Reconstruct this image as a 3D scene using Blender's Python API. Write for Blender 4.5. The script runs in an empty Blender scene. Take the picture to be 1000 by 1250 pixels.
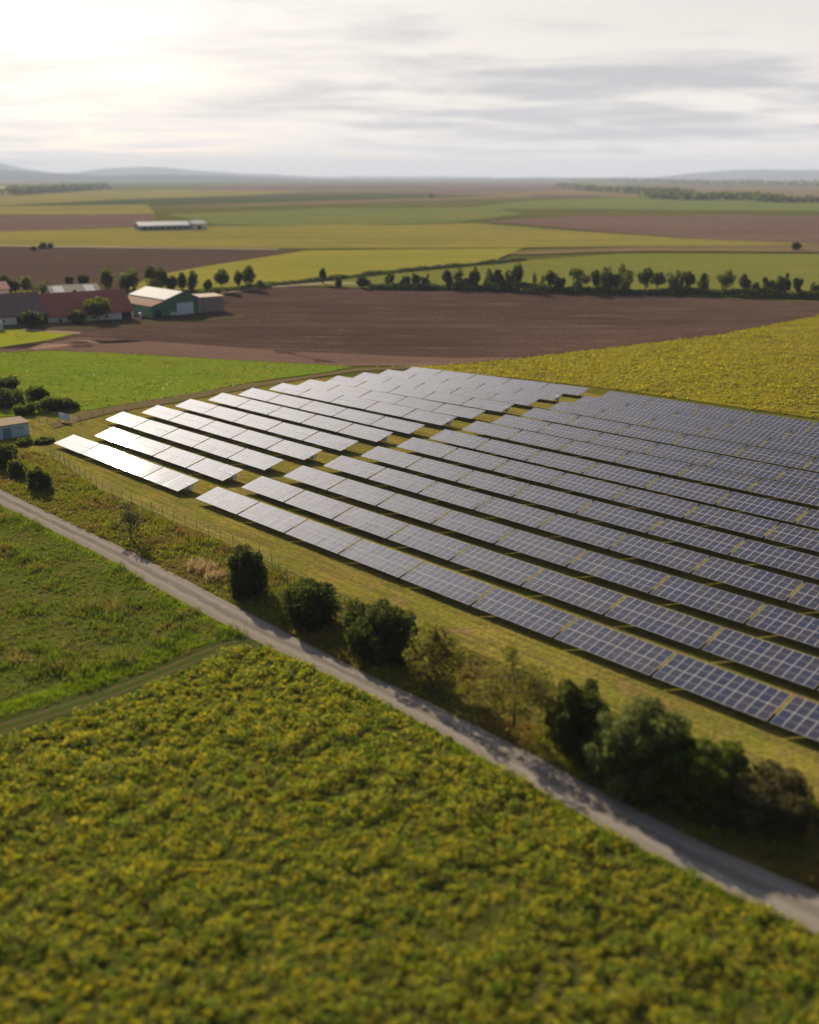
import bpy, bmesh, math, random
import numpy as np
from mathutils import Vector, Matrix

R = math.radians
SC = bpy.context.scene
COL = SC.collection

# ---------------------------------------------------------------- camera
FPX, PITCH, CAMH = 1235.3, 18.377, 41.42          # focal length in pixels of a 1250 px high frame
cam_d = bpy.data.cameras.new('camera')
cam_d.sensor_fit = 'VERTICAL'
cam_d.sensor_height = 24.0
cam_d.sensor_width = 24.0 * .8
cam_d.lens = FPX / 1250 * 24.0
cam_d.clip_start = 1.0
cam_d.clip_end = 120000.0
cam_d.dof.use_dof = True
cam_d.dof.focus_distance = 156.0
cam_d.dof.aperture_fstop = 0.041
cam = bpy.data.objects.new('camera', cam_d)
cam.location = (0, 0, CAMH)
cam.rotation_euler = (R(90 - PITCH), 0, 0)
COL.objects.link(cam)
SC.camera = cam

# ---------------------------------------------------------------- light
SUN_AZ, SUN_EL = -26.5, 21.8                       # azimuth from +Y, clockwise; low sun beyond the top left of the frame
SUN_STRENGTH = 5.0
SKY_STRENGTH = 0.057
EXPOSURE = 1.08
sd = Vector((math.sin(R(SUN_AZ)) * math.cos(R(SUN_EL)), math.cos(R(SUN_AZ)) * math.cos(R(SUN_EL)), math.sin(R(SUN_EL))))
sun_l = bpy.data.lights.new('sun', 'SUN')
sun_l.energy = SUN_STRENGTH
sun_l.angle = R(0.5)
sun_l.color = (1.0, .81, .54)
sun = bpy.data.objects.new('sun', sun_l)
sun.rotation_euler = sd.to_track_quat('Z', 'Y').to_euler()
sun.location = (0, 0, 300)
COL.objects.link(sun)

SC.view_settings.view_transform = 'Standard'
SC.view_settings.look = 'None'
SC.view_settings.gamma = 1.0
SC.view_settings.exposure = EXPOSURE
SC.cycles.use_denoising = True
SC.cycles.max_bounces = 6
SC.cycles.diffuse_bounces = 2
SC.cycles.glossy_bounces = 2
SC.cycles.transmission_bounces = 3
SC.cycles.volume_bounces = 1
SC.cycles.transparent_max_bounces = 8
SC.cycles.caustics_reflective = False
SC.cycles.caustics_refractive = False
SC.cycles.sample_clamp_indirect = 6.0


class NT:
    """small helper for writing node trees"""
    def __init__(s, tree):
        s.t = tree
        s.n = tree.nodes
        s.l = tree.links

    def node(s, typ, **kw):
        x = s.n.new(typ)
        for k, v in kw.items():
            setattr(x, k, v)
        return x

    def put(s, sock, v):
        if isinstance(v, bpy.types.NodeSocket):
            s.l.new(v, sock)
        elif v is not None:
            sock.default_value = v

    def math(s, op, a, b=None, c=None, clamp=False):
        x = s.node('ShaderNodeMath', operation=op, use_clamp=clamp)
        s.put(x.inputs[0], a)
        s.put(x.inputs[1], b)
        s.put(x.inputs[2], c)
        return x.outputs[0]

    def mix(s, f, a, b, blend='MIX'):
        x = s.node('ShaderNodeMix', data_type='RGBA', blend_type=blend)
        s.put(x.inputs[0], f)
        s.put(x.inputs[6], c4(a))
        s.put(x.inputs[7], c4(b))
        return x.outputs[2]

    def ramp(s, f, stops, interp='LINEAR'):
        x = s.node('ShaderNodeValToRGB')
        cr = x.color_ramp
        cr.interpolation = interp
        while len(cr.elements) < len(stops):
            cr.elements.new(.5)
        for e, (p, c) in zip(cr.elements, stops):
            e.position = p
            e.color = c4(c)
        s.put(x.inputs[0], f)
        return x.outputs[0]

    def noise(s, vec, scale, detail=3, rough=.55, dist=0):
        x = s.node('ShaderNodeTexNoise')
        s.put(x.inputs['Vector'], vec)
        x.inputs['Scale'].default_value = scale
        x.inputs['Detail'].default_value = detail
        x.inputs['Roughness'].default_value = rough
        x.inputs['Distortion'].default_value = dist
        return x.outputs[0]

    def mapping(s, vec, loc=(0, 0, 0), rot=(0, 0, 0), scale=(1, 1, 1)):
        x = s.node('ShaderNodeMapping')
        s.put(x.inputs[0], vec)
        x.inputs[1].default_value = loc
        x.inputs[2].default_value = rot
        x.inputs[3].default_value = scale
        return x.outputs[0]


def c4(c):
    if isinstance(c, (tuple, list)):
        return (*c, 1.0) if len(c) == 3 else tuple(c)
    if isinstance(c, (int, float)):
        return (c, c, c, 1.0)
    return c


# world: clear evening sky behind a broken sheet of thin cloud that glows round the sun
W = bpy.data.worlds.new('World')
SC.world = W
W.use_nodes = True
wt = NT(W.node_tree)
wt.n.clear()
sky = wt.node('ShaderNodeTexSky', sky_type='NISHITA')
sky.sun_disc = False
sky.sun_elevation = R(SUN_EL)
sky.sun_rotation = R(SUN_AZ)
sky.air_density = 1.0
sky.dust_density = 2.0
tc = wt.node('ShaderNodeTexCoord')
dirv = tc.outputs['Generated']
sep = wt.node('ShaderNodeSeparateXYZ')
wt.put(sep.inputs[0], dirv)
den = wt.math('ADD', wt.math('MAXIMUM', sep.outputs[2], 0.0), .055)
cmb = wt.node('ShaderNodeCombineXYZ')
wt.put(cmb.inputs[0], wt.math('DIVIDE', sep.outputs[0], den))
wt.put(cmb.inputs[1], wt.math('DIVIDE', sep.outputs[1], den))
pl = wt.mapping(cmb.outputs[0], loc=(3.1, 1.7, 0), scale=(.75, 1.0, 1))
n1 = wt.noise(pl, .85, 8, .62, .35)
n2 = wt.noise(wt.mapping(pl, loc=(9, 4, 2)), .30, 3, .5)
n3 = wt.noise(wt.mapping(dirv, scale=(5, 5, 34)), 1.7, 7, .62, .4)
# a bank of thicker cloud low in the sky, away from the sun
bank = wt.math('MULTIPLY', wt.ramp(sep.outputs[2], [(.018, 0.0), (.05, 1.0), (.085, .8), (.125, 0.0)]),
               wt.ramp(wt.math('ADD', wt.math('MULTIPLY', sep.outputs[0], 1.1), .5), [(.2, .25), (.62, 1.0)]))
dens = wt.math('ADD', wt.math('ADD', wt.math('MULTIPLY', n1, .62), wt.math('MULTIPLY', n2, .38)), wt.math('MULTIPLY', bank, wt.math('ADD', .02, wt.math('MULTIPLY', n3, .26))))
dot = wt.node('ShaderNodeVectorMath', operation='DOT_PRODUCT')
wt.put(dot.inputs[0], dirv)
dot.inputs[1].default_value = sd
cosa = wt.math('MAXIMUM', dot.outputs['Value'], 0.0)
g1 = wt.math('POWER', cosa, 60.0)
g2 = wt.math('POWER', cosa, 14.0)
up = wt.math('MAXIMUM', sep.outputs[2], 0.0)
lift = wt.node('ShaderNodeMapRange', interpolation_type='SMOOTHSTEP')
wt.put(lift.inputs[0], up)
lift.inputs[1].default_value = .07
lift.inputs[2].default_value = .36
lift.inputs[3].default_value = .05
lift.inputs[4].default_value = 1.0
glow = wt.math('MULTIPLY', wt.math('ADD', wt.math('MULTIPLY', g1, 8.0), wt.math('MULTIPLY', g2, 27.0)), lift.outputs[0])
# thin bright cloud and thick grey cloud
bright = wt.mix(wt.math('MULTIPLY', up, 2.4, clamp=True), (9.6, 8.9, 8.1), (2.2, 2.35, 2.8))
dark = wt.mix(wt.math('MULTIPLY', up, 2.4, clamp=True), (5.7, 5.6, 5.75), (1.2, 1.35, 1.7))
thick = wt.ramp(dens, [(.53, 0.0), (.67, 1.0)])
cl = wt.mix(thick, bright, dark)
away = wt.node('ShaderNodeMapRange', interpolation_type='SMOOTHSTEP')
wt.put(away.inputs[0], dot.outputs['Value'])
away.inputs[1].default_value = -.35
away.inputs[2].default_value = .68
away.inputs[3].default_value = .26
away.inputs[4].default_value = 1.0
cv = wt.node('ShaderNodeVectorMath', operation='SCALE')
wt.put(cv.inputs[0], cl)
wt.put(cv.inputs['Scale'], away.outputs[0])
cl = cv.outputs[0]
gl = wt.node('ShaderNodeVectorMath', operation='SCALE')
gl.inputs[0].default_value = (1.0, .955, .90)
wt.put(gl.inputs['Scale'], glow)
addv = wt.node('ShaderNodeVectorMath', operation='ADD')
wt.put(addv.inputs[0], cl)
wt.put(addv.inputs[1], gl.outputs[0])
cover = wt.math('SUBTRACT', wt.ramp(dens, [(.30, .62), (.52, .97)]), wt.math('MULTIPLY', wt.math('SUBTRACT', up, .25, clamp=True), .6), clamp=True)
wc = wt.mix(cover, sky.outputs[0], addv.outputs[0])
bg = wt.node('ShaderNodeBackground')
wt.put(bg.inputs[0], wc)
bg.inputs[1].default_value = SKY_STRENGTH
wo = wt.node('ShaderNodeOutputWorld')
wt.l.new(bg.outputs[0], wo.inputs[0])

# ---------------------------------------------------------------- terrain
YAW = R(48.539)
UX, UY = math.cos(YAW), -math.sin(YAW)             # along the rows of solar tables
VX, VY = math.sin(YAW), math.cos(YAW)              # across the rows, away from the road
ROW_V = [71.48, 79.26, 86.95, 94.69, 102.39, 110.34, 117.99, 126.09, 133.85, 142.06, 150.53, 158.54, 167.36]
ROW_S = [-125.86, -125.89, -125.94, -125.92, -126.02, -126.2, -126.34, -126.5, -126.61, -126.83, -127.42, -127.97, -128.53]
ROW_Z = [-.89, -.78, -.55, -.31, -.11, .06, .2, .44, .45, .51, .49, .36, .11]
TILT, TPITCH, TLEN, TWID, TH = R(15.073), 11.374, 11.2, 3.966, 1.3


def sstep(a, b, x):
    t = np.clip((x - a) / (b - a), 0, 1)
    return t * t * (3 - 2 * t)


def terrain(x, y):
    x = np.asarray(x, float)
    y = np.asarray(y, float)
    u = x * UX + y * UY
    v = x * VX + y * VY
    uc = np.where(u > 0, 30 * np.tanh(u / 30), np.where(u < -190, -190 + 35 * np.tanh((u + 190) / 35), u))
    z = .0294 * uc + np.interp(v, [40] + ROW_V + [260], [-.95] + ROW_Z + [0.0]) + .7
    z = z - 1.4 * sstep(108, 172, v) * np.clip((-u - 131) / 57, 0, 1.25)
    f = sstep(330, 700, np.hypot(x, y))
    return z * (1 - f) + (-4.6) * f


def tz(x, y):
    return float(terrain(x, y))


CP, SP = math.cos(R(PITCH)), math.sin(R(PITCH))


def G(px, py, lift=0.0):
    """ground point seen at a pixel of the 1000x1250 photograph"""
    dx = (px - 500) / FPX
    dn = (py - 625) / FPX
    d = Vector((dx, CP - dn * SP, -SP - dn * CP))
    t = (CAMH + 2) / -d.z
    for _ in range(60):
        x, y = d.x * t, d.y * t
        t += .8 * ((CAMH - (tz(x, y) + lift)) / -d.z - t)
    return Vector((d.x * t, d.y * t, tz(d.x * t, d.y * t)))


def px_per_m(p):
    """pixels per metre at a world point"""
    return FPX / (p.y * CP + (CAMH - p.z) * SP)


# ---------------------------------------------------------------- object helpers
def mat(name):
    m = bpy.data.materials.new(name)
    m.use_nodes = True
    t = NT(m.node_tree)
    t.n.clear()
    t.out = t.node('ShaderNodeOutputMaterial')
    return m, t


def bsdf(t, base, rough=.8, metal=0, normal=None, spec=.3, **kw):
    b = t.node('ShaderNodeBsdfPrincipled')
    t.put(b.inputs['Base Color'], c4(base))
    t.put(b.inputs['Roughness'], rough)
    t.put(b.inputs['Metallic'], metal)
    t.put(b.inputs['Specular IOR Level'], spec)
    if normal is not None:
        t.put(b.inputs['Normal'], normal)
    t.l.new(b.outputs[0], t.out.inputs[0])
    return b


def bump(t, h, strength=.5, dist=.1):
    b = t.node('ShaderNodeBump')
    b.inputs['Strength'].default_value = strength
    b.inputs['Distance'].default_value = dist
    t.put(b.inputs['Height'], h)
    return b.outputs[0]


def pos(t):
    return t.node('ShaderNodeNewGeometry').outputs['Position']


def simple(name, col, rough=.7, metal=0, var=.12, scale=1.5, spec=.3):
    m, t = mat(name)
    n = t.noise(t.node('ShaderNodeTexCoord').outputs['Object'], scale, 5)
    c = t.mix(n, tuple(max(0, k * (1 - 2 * var)) for k in col), tuple(k * (1 + 2 * var) for k in col))
    bsdf(t, c, rough, metal, spec=spec)
    return m


def leaf_mat(name, cols, trans=.4, patch=None, patch_scale=.25, patch_range=(.45, .6), rough=.55):
    """leaves or blades: each has its own shade, patches of a second set of colours follow a low noise"""
    m, t = mat(name)
    g = t.node('ShaderNodeNewGeometry')
    st = [(i / max(1, len(cols) - 1), c) for i, c in enumerate(cols)]
    c = t.ramp(g.outputs['Random Per Island'], st)
    if patch:
        st2 = [(i / max(1, len(patch) - 1), k) for i, k in enumerate(patch)]
        c2 = t.ramp(g.outputs['Random Per Island'], st2)
        f = t.ramp(t.noise(g.outputs['Position'], patch_scale, 4, .6), [(patch_range[0], 0.0), (patch_range[1], 1.0)])
        c = t.mix(f, c, c2)
    d = t.node('ShaderNodeBsdfPrincipled')
    t.put(d.inputs['Base Color'], c)
    d.inputs['Roughness'].default_value = rough
    d.inputs['Specular IOR Level'].default_value = .04
    tr = t.node('ShaderNodeBsdfTranslucent')
    hs = t.node('ShaderNodeHueSaturation')
    hs.inputs['Saturation'].default_value = 1.1
    hs.inputs['Value'].default_value = 1.25
    t.put(hs.inputs['Color'], c)
    t.l.new(hs.outputs[0], tr.inputs[0])
    mx = t.node('ShaderNodeMixShader')
    mx.inputs[0].default_value = trans
    t.l.new(d.outputs[0], mx.inputs[1])
    t.l.new(tr.outputs[0], mx.inputs[2])
    t.l.new(mx.outputs[0], t.out.inputs[0])
    return m


def link(name, me, parent=None, loc=None):
    o = bpy.data.objects.new(name, me)
    COL.objects.link(o)
    if parent is not None:
        o.parent = parent
    if loc is not None:
        o.location = loc
    return o


def tag(o, label=None, cat=None, group=None, kind=None):
    if label:
        o['label'] = label
    if cat:
        o['category'] = cat
    if group:
        o['group'] = group
    if kind:
        o['kind'] = kind
    return o


def empty(name, loc, rz=0):
    o = bpy.data.objects.new(name, None)
    o.empty_display_size = .5
    o.location = loc
    o.rotation_euler = (0, 0, rz)
    COL.objects.link(o)
    return o


def quads_mesh(name, V, m):
    """V: (N,4,3) separate quads"""
    n = len(V)
    me = bpy.data.meshes.new(name)
    me.vertices.add(n * 4)
    me.vertices.foreach_set('co', np.ascontiguousarray(V, np.float32).ravel())
    me.loops.add(n * 4)
    me.loops.foreach_set('vertex_index', np.arange(n * 4, dtype=np.int32))
    me.polygons.add(n)
    me.polygons.foreach_set('loop_start', np.arange(0, n * 4, 4, dtype=np.int32))
    me.update(calc_edges=True)
    me.materials.append(m)
    return me


class MB:
    """collects boxes, tubes and faces into one mesh"""
    def __init__(s):
        s.bm = bmesh.new()
        s.mi = 0

    def face(s, pts):
        f = s.bm.faces.new([s.bm.verts.new(p) for p in pts])
        f.material_index = s.mi
        return f

    def prism(s, poly, d):
        """poly: 3-D points of one end, d: extrusion vector"""
        d = Vector(d)
        a = [s.bm.verts.new(p) for p in poly]
        b = [s.bm.verts.new(Vector(p) + d) for p in poly]
        n = len(poly)
        fs = [s.bm.faces.new(a), s.bm.faces.new(list(reversed(b)))]
        for i in range(n):
            fs.append(s.bm.faces.new([a[i], b[i], b[(i + 1) % n], a[(i + 1) % n]]))
        for f in fs:
            f.material_index = s.mi

    def box(s, x0, x1, y0, y1, z0, z1):
        s.prism([(x0, y0, z0), (x0, y1, z0), (x1, y1, z0), (x1, y0, z0)], (0, 0, z1 - z0))

    def tube(s, pts, rads, n=8):
        rings = []
        for i, p in enumerate(pts):
            p = Vector(p)
            a = Vector(pts[max(0, i - 1)])
            b = Vector(pts[min(len(pts) - 1, i + 1)])
            d = (b - a).normalized()
            x = d.orthogonal().normalized()
            y = d.cross(x)
            rings.append([s.bm.verts.new(p + rads[i] * (math.cos(k * math.tau / n) * x + math.sin(k * math.tau / n) * y)) for k in range(n)])
        for r0, r1 in zip(rings, rings[1:]):
            for k in range(n):
                f = s.bm.faces.new([r0[k], r0[(k + 1) % n], r1[(k + 1) % n], r1[k]])
                f.material_index = s.mi
                f.smooth = True
        s.bm.faces.new(list(reversed(rings[0]))).material_index = s.mi
        s.bm.faces.new(rings[-1]).material_index = s.mi

    def mesh(s, name, *mats):
        bmesh.ops.recalc_face_normals(s.bm, faces=s.bm.faces)
        me = bpy.data.meshes.new(name)
        s.bm.to_mesh(me)
        s.bm.free()
        for m in mats:
            me.materials.append(m)
        return me

    def build(s, name, m, parent=None, loc=None):
        return link(name, s.mesh(name, *(m if isinstance(m, (list, tuple)) else [m])), parent, loc)


# value noise for heights and densities
_rng = np.random.default_rng(5)
_tab = _rng.random((256, 256))


def vnoise(x, y, s=1.0):
    x = np.asarray(x) * s + 1000.3
    y = np.asarray(y) * s + 1000.7
    xi, yi = np.floor(x).astype(int), np.floor(y).astype(int)
    fx, fy = x - xi, y - yi
    fx, fy = fx * fx * (3 - 2 * fx), fy * fy * (3 - 2 * fy)
    a, b = _tab[xi % 256, yi % 256], _tab[(xi + 1) % 256, yi % 256]
    c, d = _tab[xi % 256, (yi + 1) % 256], _tab[(xi + 1) % 256, (yi + 1) % 256]
    return (a * (1 - fx) + b * fx) * (1 - fy) + (c * (1 - fx) + d * fx) * fy


def in_poly(x, y, poly):
    r = np.zeros(len(x), bool)
    j = len(poly) - 1
    for i in range(len(poly)):
        xi, yi = poly[i][0], poly[i][1]
        xj, yj = poly[j][0], poly[j][1]
        if yi != yj:
            r ^= ((yi > y) != (yj > y)) & (x < (xj - xi) * (y - yi) / (yj - yi) + xi)
        j = i
    return r


def scatter(poly, density, rng, exclude=()):
    P = np.array([(p[0], p[1]) for p in poly])
    lo, hi = P.min(0), P.max(0)
    n = int((hi - lo).prod() * density)
    x = rng.uniform(lo[0], hi[0], n)
    y = rng.uniform(lo[1], hi[1], n)
    k = in_poly(x, y, poly)
    for e in exclude:
        k &= ~in_poly(x, y, e)
    x, y = x[k], y[k]
    return np.stack([x, y, terrain(x, y)], 1)


def blades(P, per, h, w, lean, rng, spread=.15):
    """grass blades: narrow tapering quads. h may be an array per point"""
    n = len(P)
    B = np.repeat(P, per, 0)
    H = np.repeat(np.broadcast_to(h, n), per) * rng.uniform(.55, 1.15, n * per)
    B = B + np.c_[rng.normal(0, spread, (n * per, 2)), np.full(n * per, -.04)]
    a = rng.uniform(0, math.tau, n * per)
    d = np.stack([np.cos(a), np.sin(a), 0 * a], 1)
    s = np.stack([-np.sin(a), np.cos(a), 0 * a], 1)
    L = rng.uniform(.1, lean, n * per) * H
    T = B + d * L[:, None]
    T[:, 2] += H
    ww = (w * rng.uniform(.6, 1.3, n * per))[:, None]
    return np.stack([B - s * ww * .5, B + s * ww * .5, T + s * ww * .16, T - s * ww * .16], 1)


def rand_quads(C, size, rng, flat=0.0, elong=1.5):
    """leaf quads at centres C with random orientation; flat>0 pulls normals towards +z"""
    n = len(C)
    N = rng.normal(0, 1, (n, 3))
    N[:, 2] += flat
    N /= np.linalg.norm(N, axis=1)[:, None]
    A = np.cross(N, rng.normal(0, 1, (n, 3)))
    A /= np.linalg.norm(A, axis=1)[:, None] + 1e-9
    B = np.cross(N, A)
    s = (np.broadcast_to(size, n) * rng.uniform(.6, 1.35, n) * .5)[:, None]
    a, b = A * s * elong, B * s
    return np.stack([C - a, C - b * .9, C + a, C + b * .9], 1)


def clumps(P, per, rad, hgt, size, rng, flat=1.2):
    """leafy plants: dome-shaped clumps of leaf quads"""
    n = len(P)
    C = np.repeat(P, per, 0)
    rr = np.repeat(np.broadcast_to(rad, n), per)
    hh = np.repeat(np.broadcast_to(hgt, n), per)
    a = rng.uniform(0, math.tau, n * per)
    q = np.sqrt(rng.random(n * per))
    C = C + np.stack([np.cos(a) * q * rr, np.sin(a) * q * rr, hh * (1 - .75 * q * q) * rng.uniform(.35, 1.0, n * per)], 1)
    return rand_quads(C, size, rng, flat)


# ---------------------------------------------------------------- ground and fields
def field_mat(name, a, b, scale=.05, rot=0, stripe=.0, stripe_w=3.0, fine=1.2, fine_amt=.35, c=None, bmp=.5, big=.012, stretch=(.12, 1)):
    """soil or crop: two soft colours, streaks along the direction it is worked in, and a fine grain"""
    m, t = mat(name)
    p = pos(t)
    pr = t.mapping(p, rot=(0, 0, rot))
    st = t.mapping(pr, scale=(stretch[0], stretch[1], 1))
    n1 = t.noise(st, scale * 3, 5, .6)
    n2 = t.noise(p, big, 3, .5)
    f = t.ramp(t.math('ADD', t.math('MULTIPLY', n1, .6), t.math('MULTIPLY', n2, .4)), [(.38, 0.0), (.62, 1.0)])
    col = t.mix(f, a, b)
    nf = t.noise(p, fine, 4, .65)
    if c is not None:
        col = t.mix(t.ramp(t.noise(st, scale * 9, 4, .6), [(.55, 0.0), (.68, .8)]), col, c)
    if stripe:
        wv = t.node('ShaderNodeTexWave', wave_type='BANDS', bands_direction='Y')
        t.put(wv.inputs['Vector'], pr)
        wv.inputs['Scale'].default_value = 1 / stripe_w * .314
        wv.inputs['Distortion'].default_value = 1.2
        wv.inputs['Detail'].default_value = 2
        wv.inputs['Detail Scale'].default_value = .3
        col = t.mix(t.math('MULTIPLY', wv.outputs[1], stripe), col, tuple(k * .45 for k in a))
    col = t.mix(t.math('MULTIPLY', t.ramp(nf, [(.35, 1.0), (.65, 0.0)]), fine_amt), col, tuple(k * .4 for k in a))
    bsdf(t, col, .95, spec=.0, normal=bump(t, nf, bmp, .35))
    return m


GRASS_DRY = (.165, .150, .026)
M_ground = field_mat('meadow_ground', (.060, .075, .012), (.115, .105, .020), .06, .3, fine=.8)


def axis(lo, hi, step, far):
    a = np.arange(lo, hi + .1, step)
    g = step * 2.0 ** np.arange(1, 20)
    up_ = hi + np.cumsum(g)
    dn_ = lo - np.cumsum(g)
    up_ = up_[up_ < far]
    dn_ = dn_[dn_ > -far]
    return np.concatenate([[-far], dn_[::-1], a, up_, [far]])


gx, gy = axis(-720, 720, 10, 25000), axis(-40, 760, 10, 25000)
XX, YY = np.meshgrid(gx, gy)
ZZ = terrain(XX, YY)
me = bpy.data.meshes.new('ground')
nx, ny = len(gx), len(gy)
idx = np.arange(nx * ny).reshape(ny, nx)
F = np.stack([idx[:-1, :-1], idx[:-1, 1:], idx[1:, 1:], idx[1:, :-1]], -1).reshape(-1, 4)
me.vertices.add(nx * ny)
me.vertices.foreach_set('co', np.stack([XX, YY, ZZ], -1).astype(np.float32).ravel())
me.loops.add(F.size)
me.loops.foreach_set('vertex_index', F.astype(np.int32).ravel())
me.polygons.add(len(F))
me.polygons.foreach_set('loop_start', np.arange(0, F.size, 4, dtype=np.int32))
me.polygons.foreach_set('use_smooth', np.ones(len(F), bool))
me.update(calc_edges=True)
me.materials.append(M_ground)
tag(link('ground', me), 'wide flat farmland reaching to the hazy horizon', kind='structure')


def sheet(name, poly, m, off, label=None, world=False):
    """a field laid over the terrain: polygon in photo pixels (or world x,y), cut along the ground grid"""
    P = [Vector((p[0], p[1], 0)) for p in poly] if world else [G(*p) for p in poly]
    bm = bmesh.new()
    bm.faces.new([bm.verts.new((p[0], p[1], 0)) for p in P])
    bmesh.ops.triangulate(bm, faces=bm.faces[:])
    xs = [p[0] for p in P]
    ys = [p[1] for p in P]
    for ax, g, lo, hi in ((0, gx, min(xs), max(xs)), (1, gy, min(ys), max(ys))):
        for c in g:
            if lo < c < hi:
                co = (c, 0, 0) if ax == 0 else (0, c, 0)
                no = (1, 0, 0) if ax == 0 else (0, 1, 0)
                bmesh.ops.bisect_plane(bm, geom=bm.verts[:] + bm.edges[:] + bm.faces[:], plane_co=co, plane_no=no)
    for v in bm.verts:
        v.co.z = tz(v.co.x, v.co.y) + off
    for f in bm.faces:
        f.smooth = True
        if f.normal.z < 0:
            f.normal_flip()
    bm.normal_update()
    bmesh.ops.recalc_face_normals(bm, faces=bm.faces[:])
    me = bpy.data.meshes.new(name)
    bm.to_mesh(me)
    bm.free()
    if len(me.polygons) and me.polygons[0].normal.z < 0:
        me.flip_normals()
    me.materials.append(m)
    o = link(name, me)
    tag(o, label, kind='structure')
    return P


# -- far fields, laid out from the horizon towards the farm
M_fy = field_mat('far_yellow_crop', (.235, .200, .044), (.140, .142, .038), .012, .05, stripe=.18, stripe_w=40, fine=.10, big=.006)
M_fg = field_mat('far_green_crop', (0.101, 0.153, 0.041), (0.160, 0.153, 0.041), .012, -.05, stripe=.18, stripe_w=40, fine=.10, big=.006)
M_fb = field_mat('far_bare_soil', (.150, .098, .085), (.110, .070, .058), .012, .1, stripe=.2, stripe_w=35, fine=.10, big=.006)
M_fo = field_mat('far_stubble', (0.174, 0.139, 0.057), (0.142, 0.099, 0.070), .012, .0, stripe=.18, stripe_w=40, fine=.10, big=.006)
M_fd = field_mat('far_dark_green', (.045, .062, .018), (.070, .080, .020), .012, .0, stripe=.18, stripe_w=40, fine=.10, big=.006)
far = [
    ('stubble_field', [(-500, 236), (300, 232), (520, 227), (700, 226), (1500, 232), (1500, 246), (700, 240), (300, 252), (-500, 262)], M_fo, 'brown and olive fields fading near the horizon'),
    ('bare_field', [(300, 226), (700, 223), (730, 230), (520, 237), (300, 240), (180, 236)], M_fb, None),
    ('crop_field', [(60, 233), (240, 232), (380, 233), (250, 243), (0, 252), (-500, 262), (-500, 246)], M_fy, None),
    ('dark_crop_field', [(170, 243), (320, 238), (460, 236), (600, 239), (480, 243), (250, 250), (-100, 262), (-100, 256)], M_fd, None),
    ('crop_field', [(640, 246), (760, 241), (1000, 246), (1500, 250), (1500, 262), (900, 258), (690, 256), (560, 255)], M_fg, None),
    ('crop_field', [(-500, 258), (180, 250), (190, 262), (-500, 266)], M_fy, None),
    ('bare_field', [(-500, 267), (0, 265), (184, 261), (196, 276), (0, 284), (-500, 288)], M_fb, None),
    ('crop_field', [(200, 262), (400, 255), (600, 254), (640, 262), (560, 272), (380, 276), (262, 275)], M_fg, None),
    ('bare_field', [(590, 271), (700, 264), (860, 264), (1500, 268), (1500, 306), (1000, 299), (880, 294), (740, 284)], M_fb, None),
    ('yellow_crop_field', [(-500, 290), (0, 284), (200, 277), (380, 276), (570, 273), (740, 285), (880, 294), (1010, 299.3), (860, 301.5), (640, 303), (380, 305), (0, 300), (-500, 304)], M_fy, None),
    ('dark_crop_field', [(760, 303), (1000, 300), (1500, 305), (1500, 316), (1000, 309), (780, 308), (640, 312), (560, 310)], M_fo, None),
    ('farm_track', [(-500, 303.3), (0, 300), (340, 305), (340, 306.4), (0, 302), (-500, 305.6)], simple('pale_track', (.24, .20, .15), .95, spec=0), None),
]
def rough_edge(poly, rs_):
    out = []
    for (xa, ya), (xb, yb) in zip(poly, poly[1:] + poly[:1]):
        n_ = max(1, int(abs(xb - xa) / 45))
        for j in range(n_):
            f_ = j / n_
            out.append((xa + (xb - xa) * f_, ya + (yb - ya) * f_ + (rs_.uniform(-.35, .35) if 0 < j else 0)))
    return out


rs = random.Random(12)
mats = [M_fy, M_fg, M_fb, M_fo, M_fd, M_fo, M_fb]
for k in range(26):                                  # narrow strips of other crops between them
    y = 222.5 + 38 * rs.random() ** 1.5
    x = rs.uniform(-150, 1050)
    w = rs.uniform(60, 260)
    t_ = (y - 213) * rs.uniform(.05, .16)
    sl = rs.uniform(-.012, .012)
    if y > 250 and x < 420:
        continue
    nm_ = {M_fb: 'bare_field', M_fo: 'stubble_field'}.get(mats[k % 7], 'crop_field')
    far.insert(k % 9 + 1, (nm_, [(x, y), (x + w, y + sl * w), (x + w * .96, y + t_ + sl * w), (x + w * .1, y + t_)], mats[k % 7], None))
for k, (nm, poly, m, lab) in enumerate(far):
    sheet(nm, rough_edge(poly, rs) if nm != 'farm_track' else poly, m, .25 + .012 * k, lab)

# -- fields round the farm
M_plough2 = field_mat('ploughed_soil_dark', (.090, .060, .050), (.066, .043, .036), .02, .05, stripe=.35, stripe_w=6, fine=.5, c=(.090, .060, .050))
M_yellow = field_mat('yellow_green_crop', (.245, .222, .036), (.180, .185, .034), .03, .0, stripe=.12, stripe_w=9, fine=.5)
M_green2 = field_mat('green_crop', (0.124, 0.153, 0.031), (0.170, 0.162, 0.034), .03, .0, stripe=.1, stripe_w=8, fine=.5)
sheet('ploughed_field', [(-500, 308), (0, 303), (376, 308), (320, 316), (250, 327), (190, 338), (150, 356), (-500, 368)], M_plough2, .75, 'dark ploughed field behind the farm trees')
sheet('yellow_crop_field', [(376, 307), (640, 304), (600, 321), (480, 332), (350, 347), (230, 356), (150, 356), (190, 338), (250, 327), (320, 316)], M_yellow, .80, 'yellow green crop field sloping beside the ploughed field')
sheet('green_crop_field', [(340, 349), (480, 333), (600, 322), (760, 310), (1000, 311), (1500, 318), (1500, 390), (1000, 366), (700, 356), (460, 352)], M_green2, .34, 'green crop field behind the row of trees')
sheet('farm_track', [(200, 362), (262, 356), (330, 349), (400, 345), (470, 347), (470, 349), (400, 347.5), (332, 352), (266, 360), (210, 366)], simple('dusty_track', (.24, .20, .14), .95, spec=0), .38, 'pale dusty track between the farm and the tree row')

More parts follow.
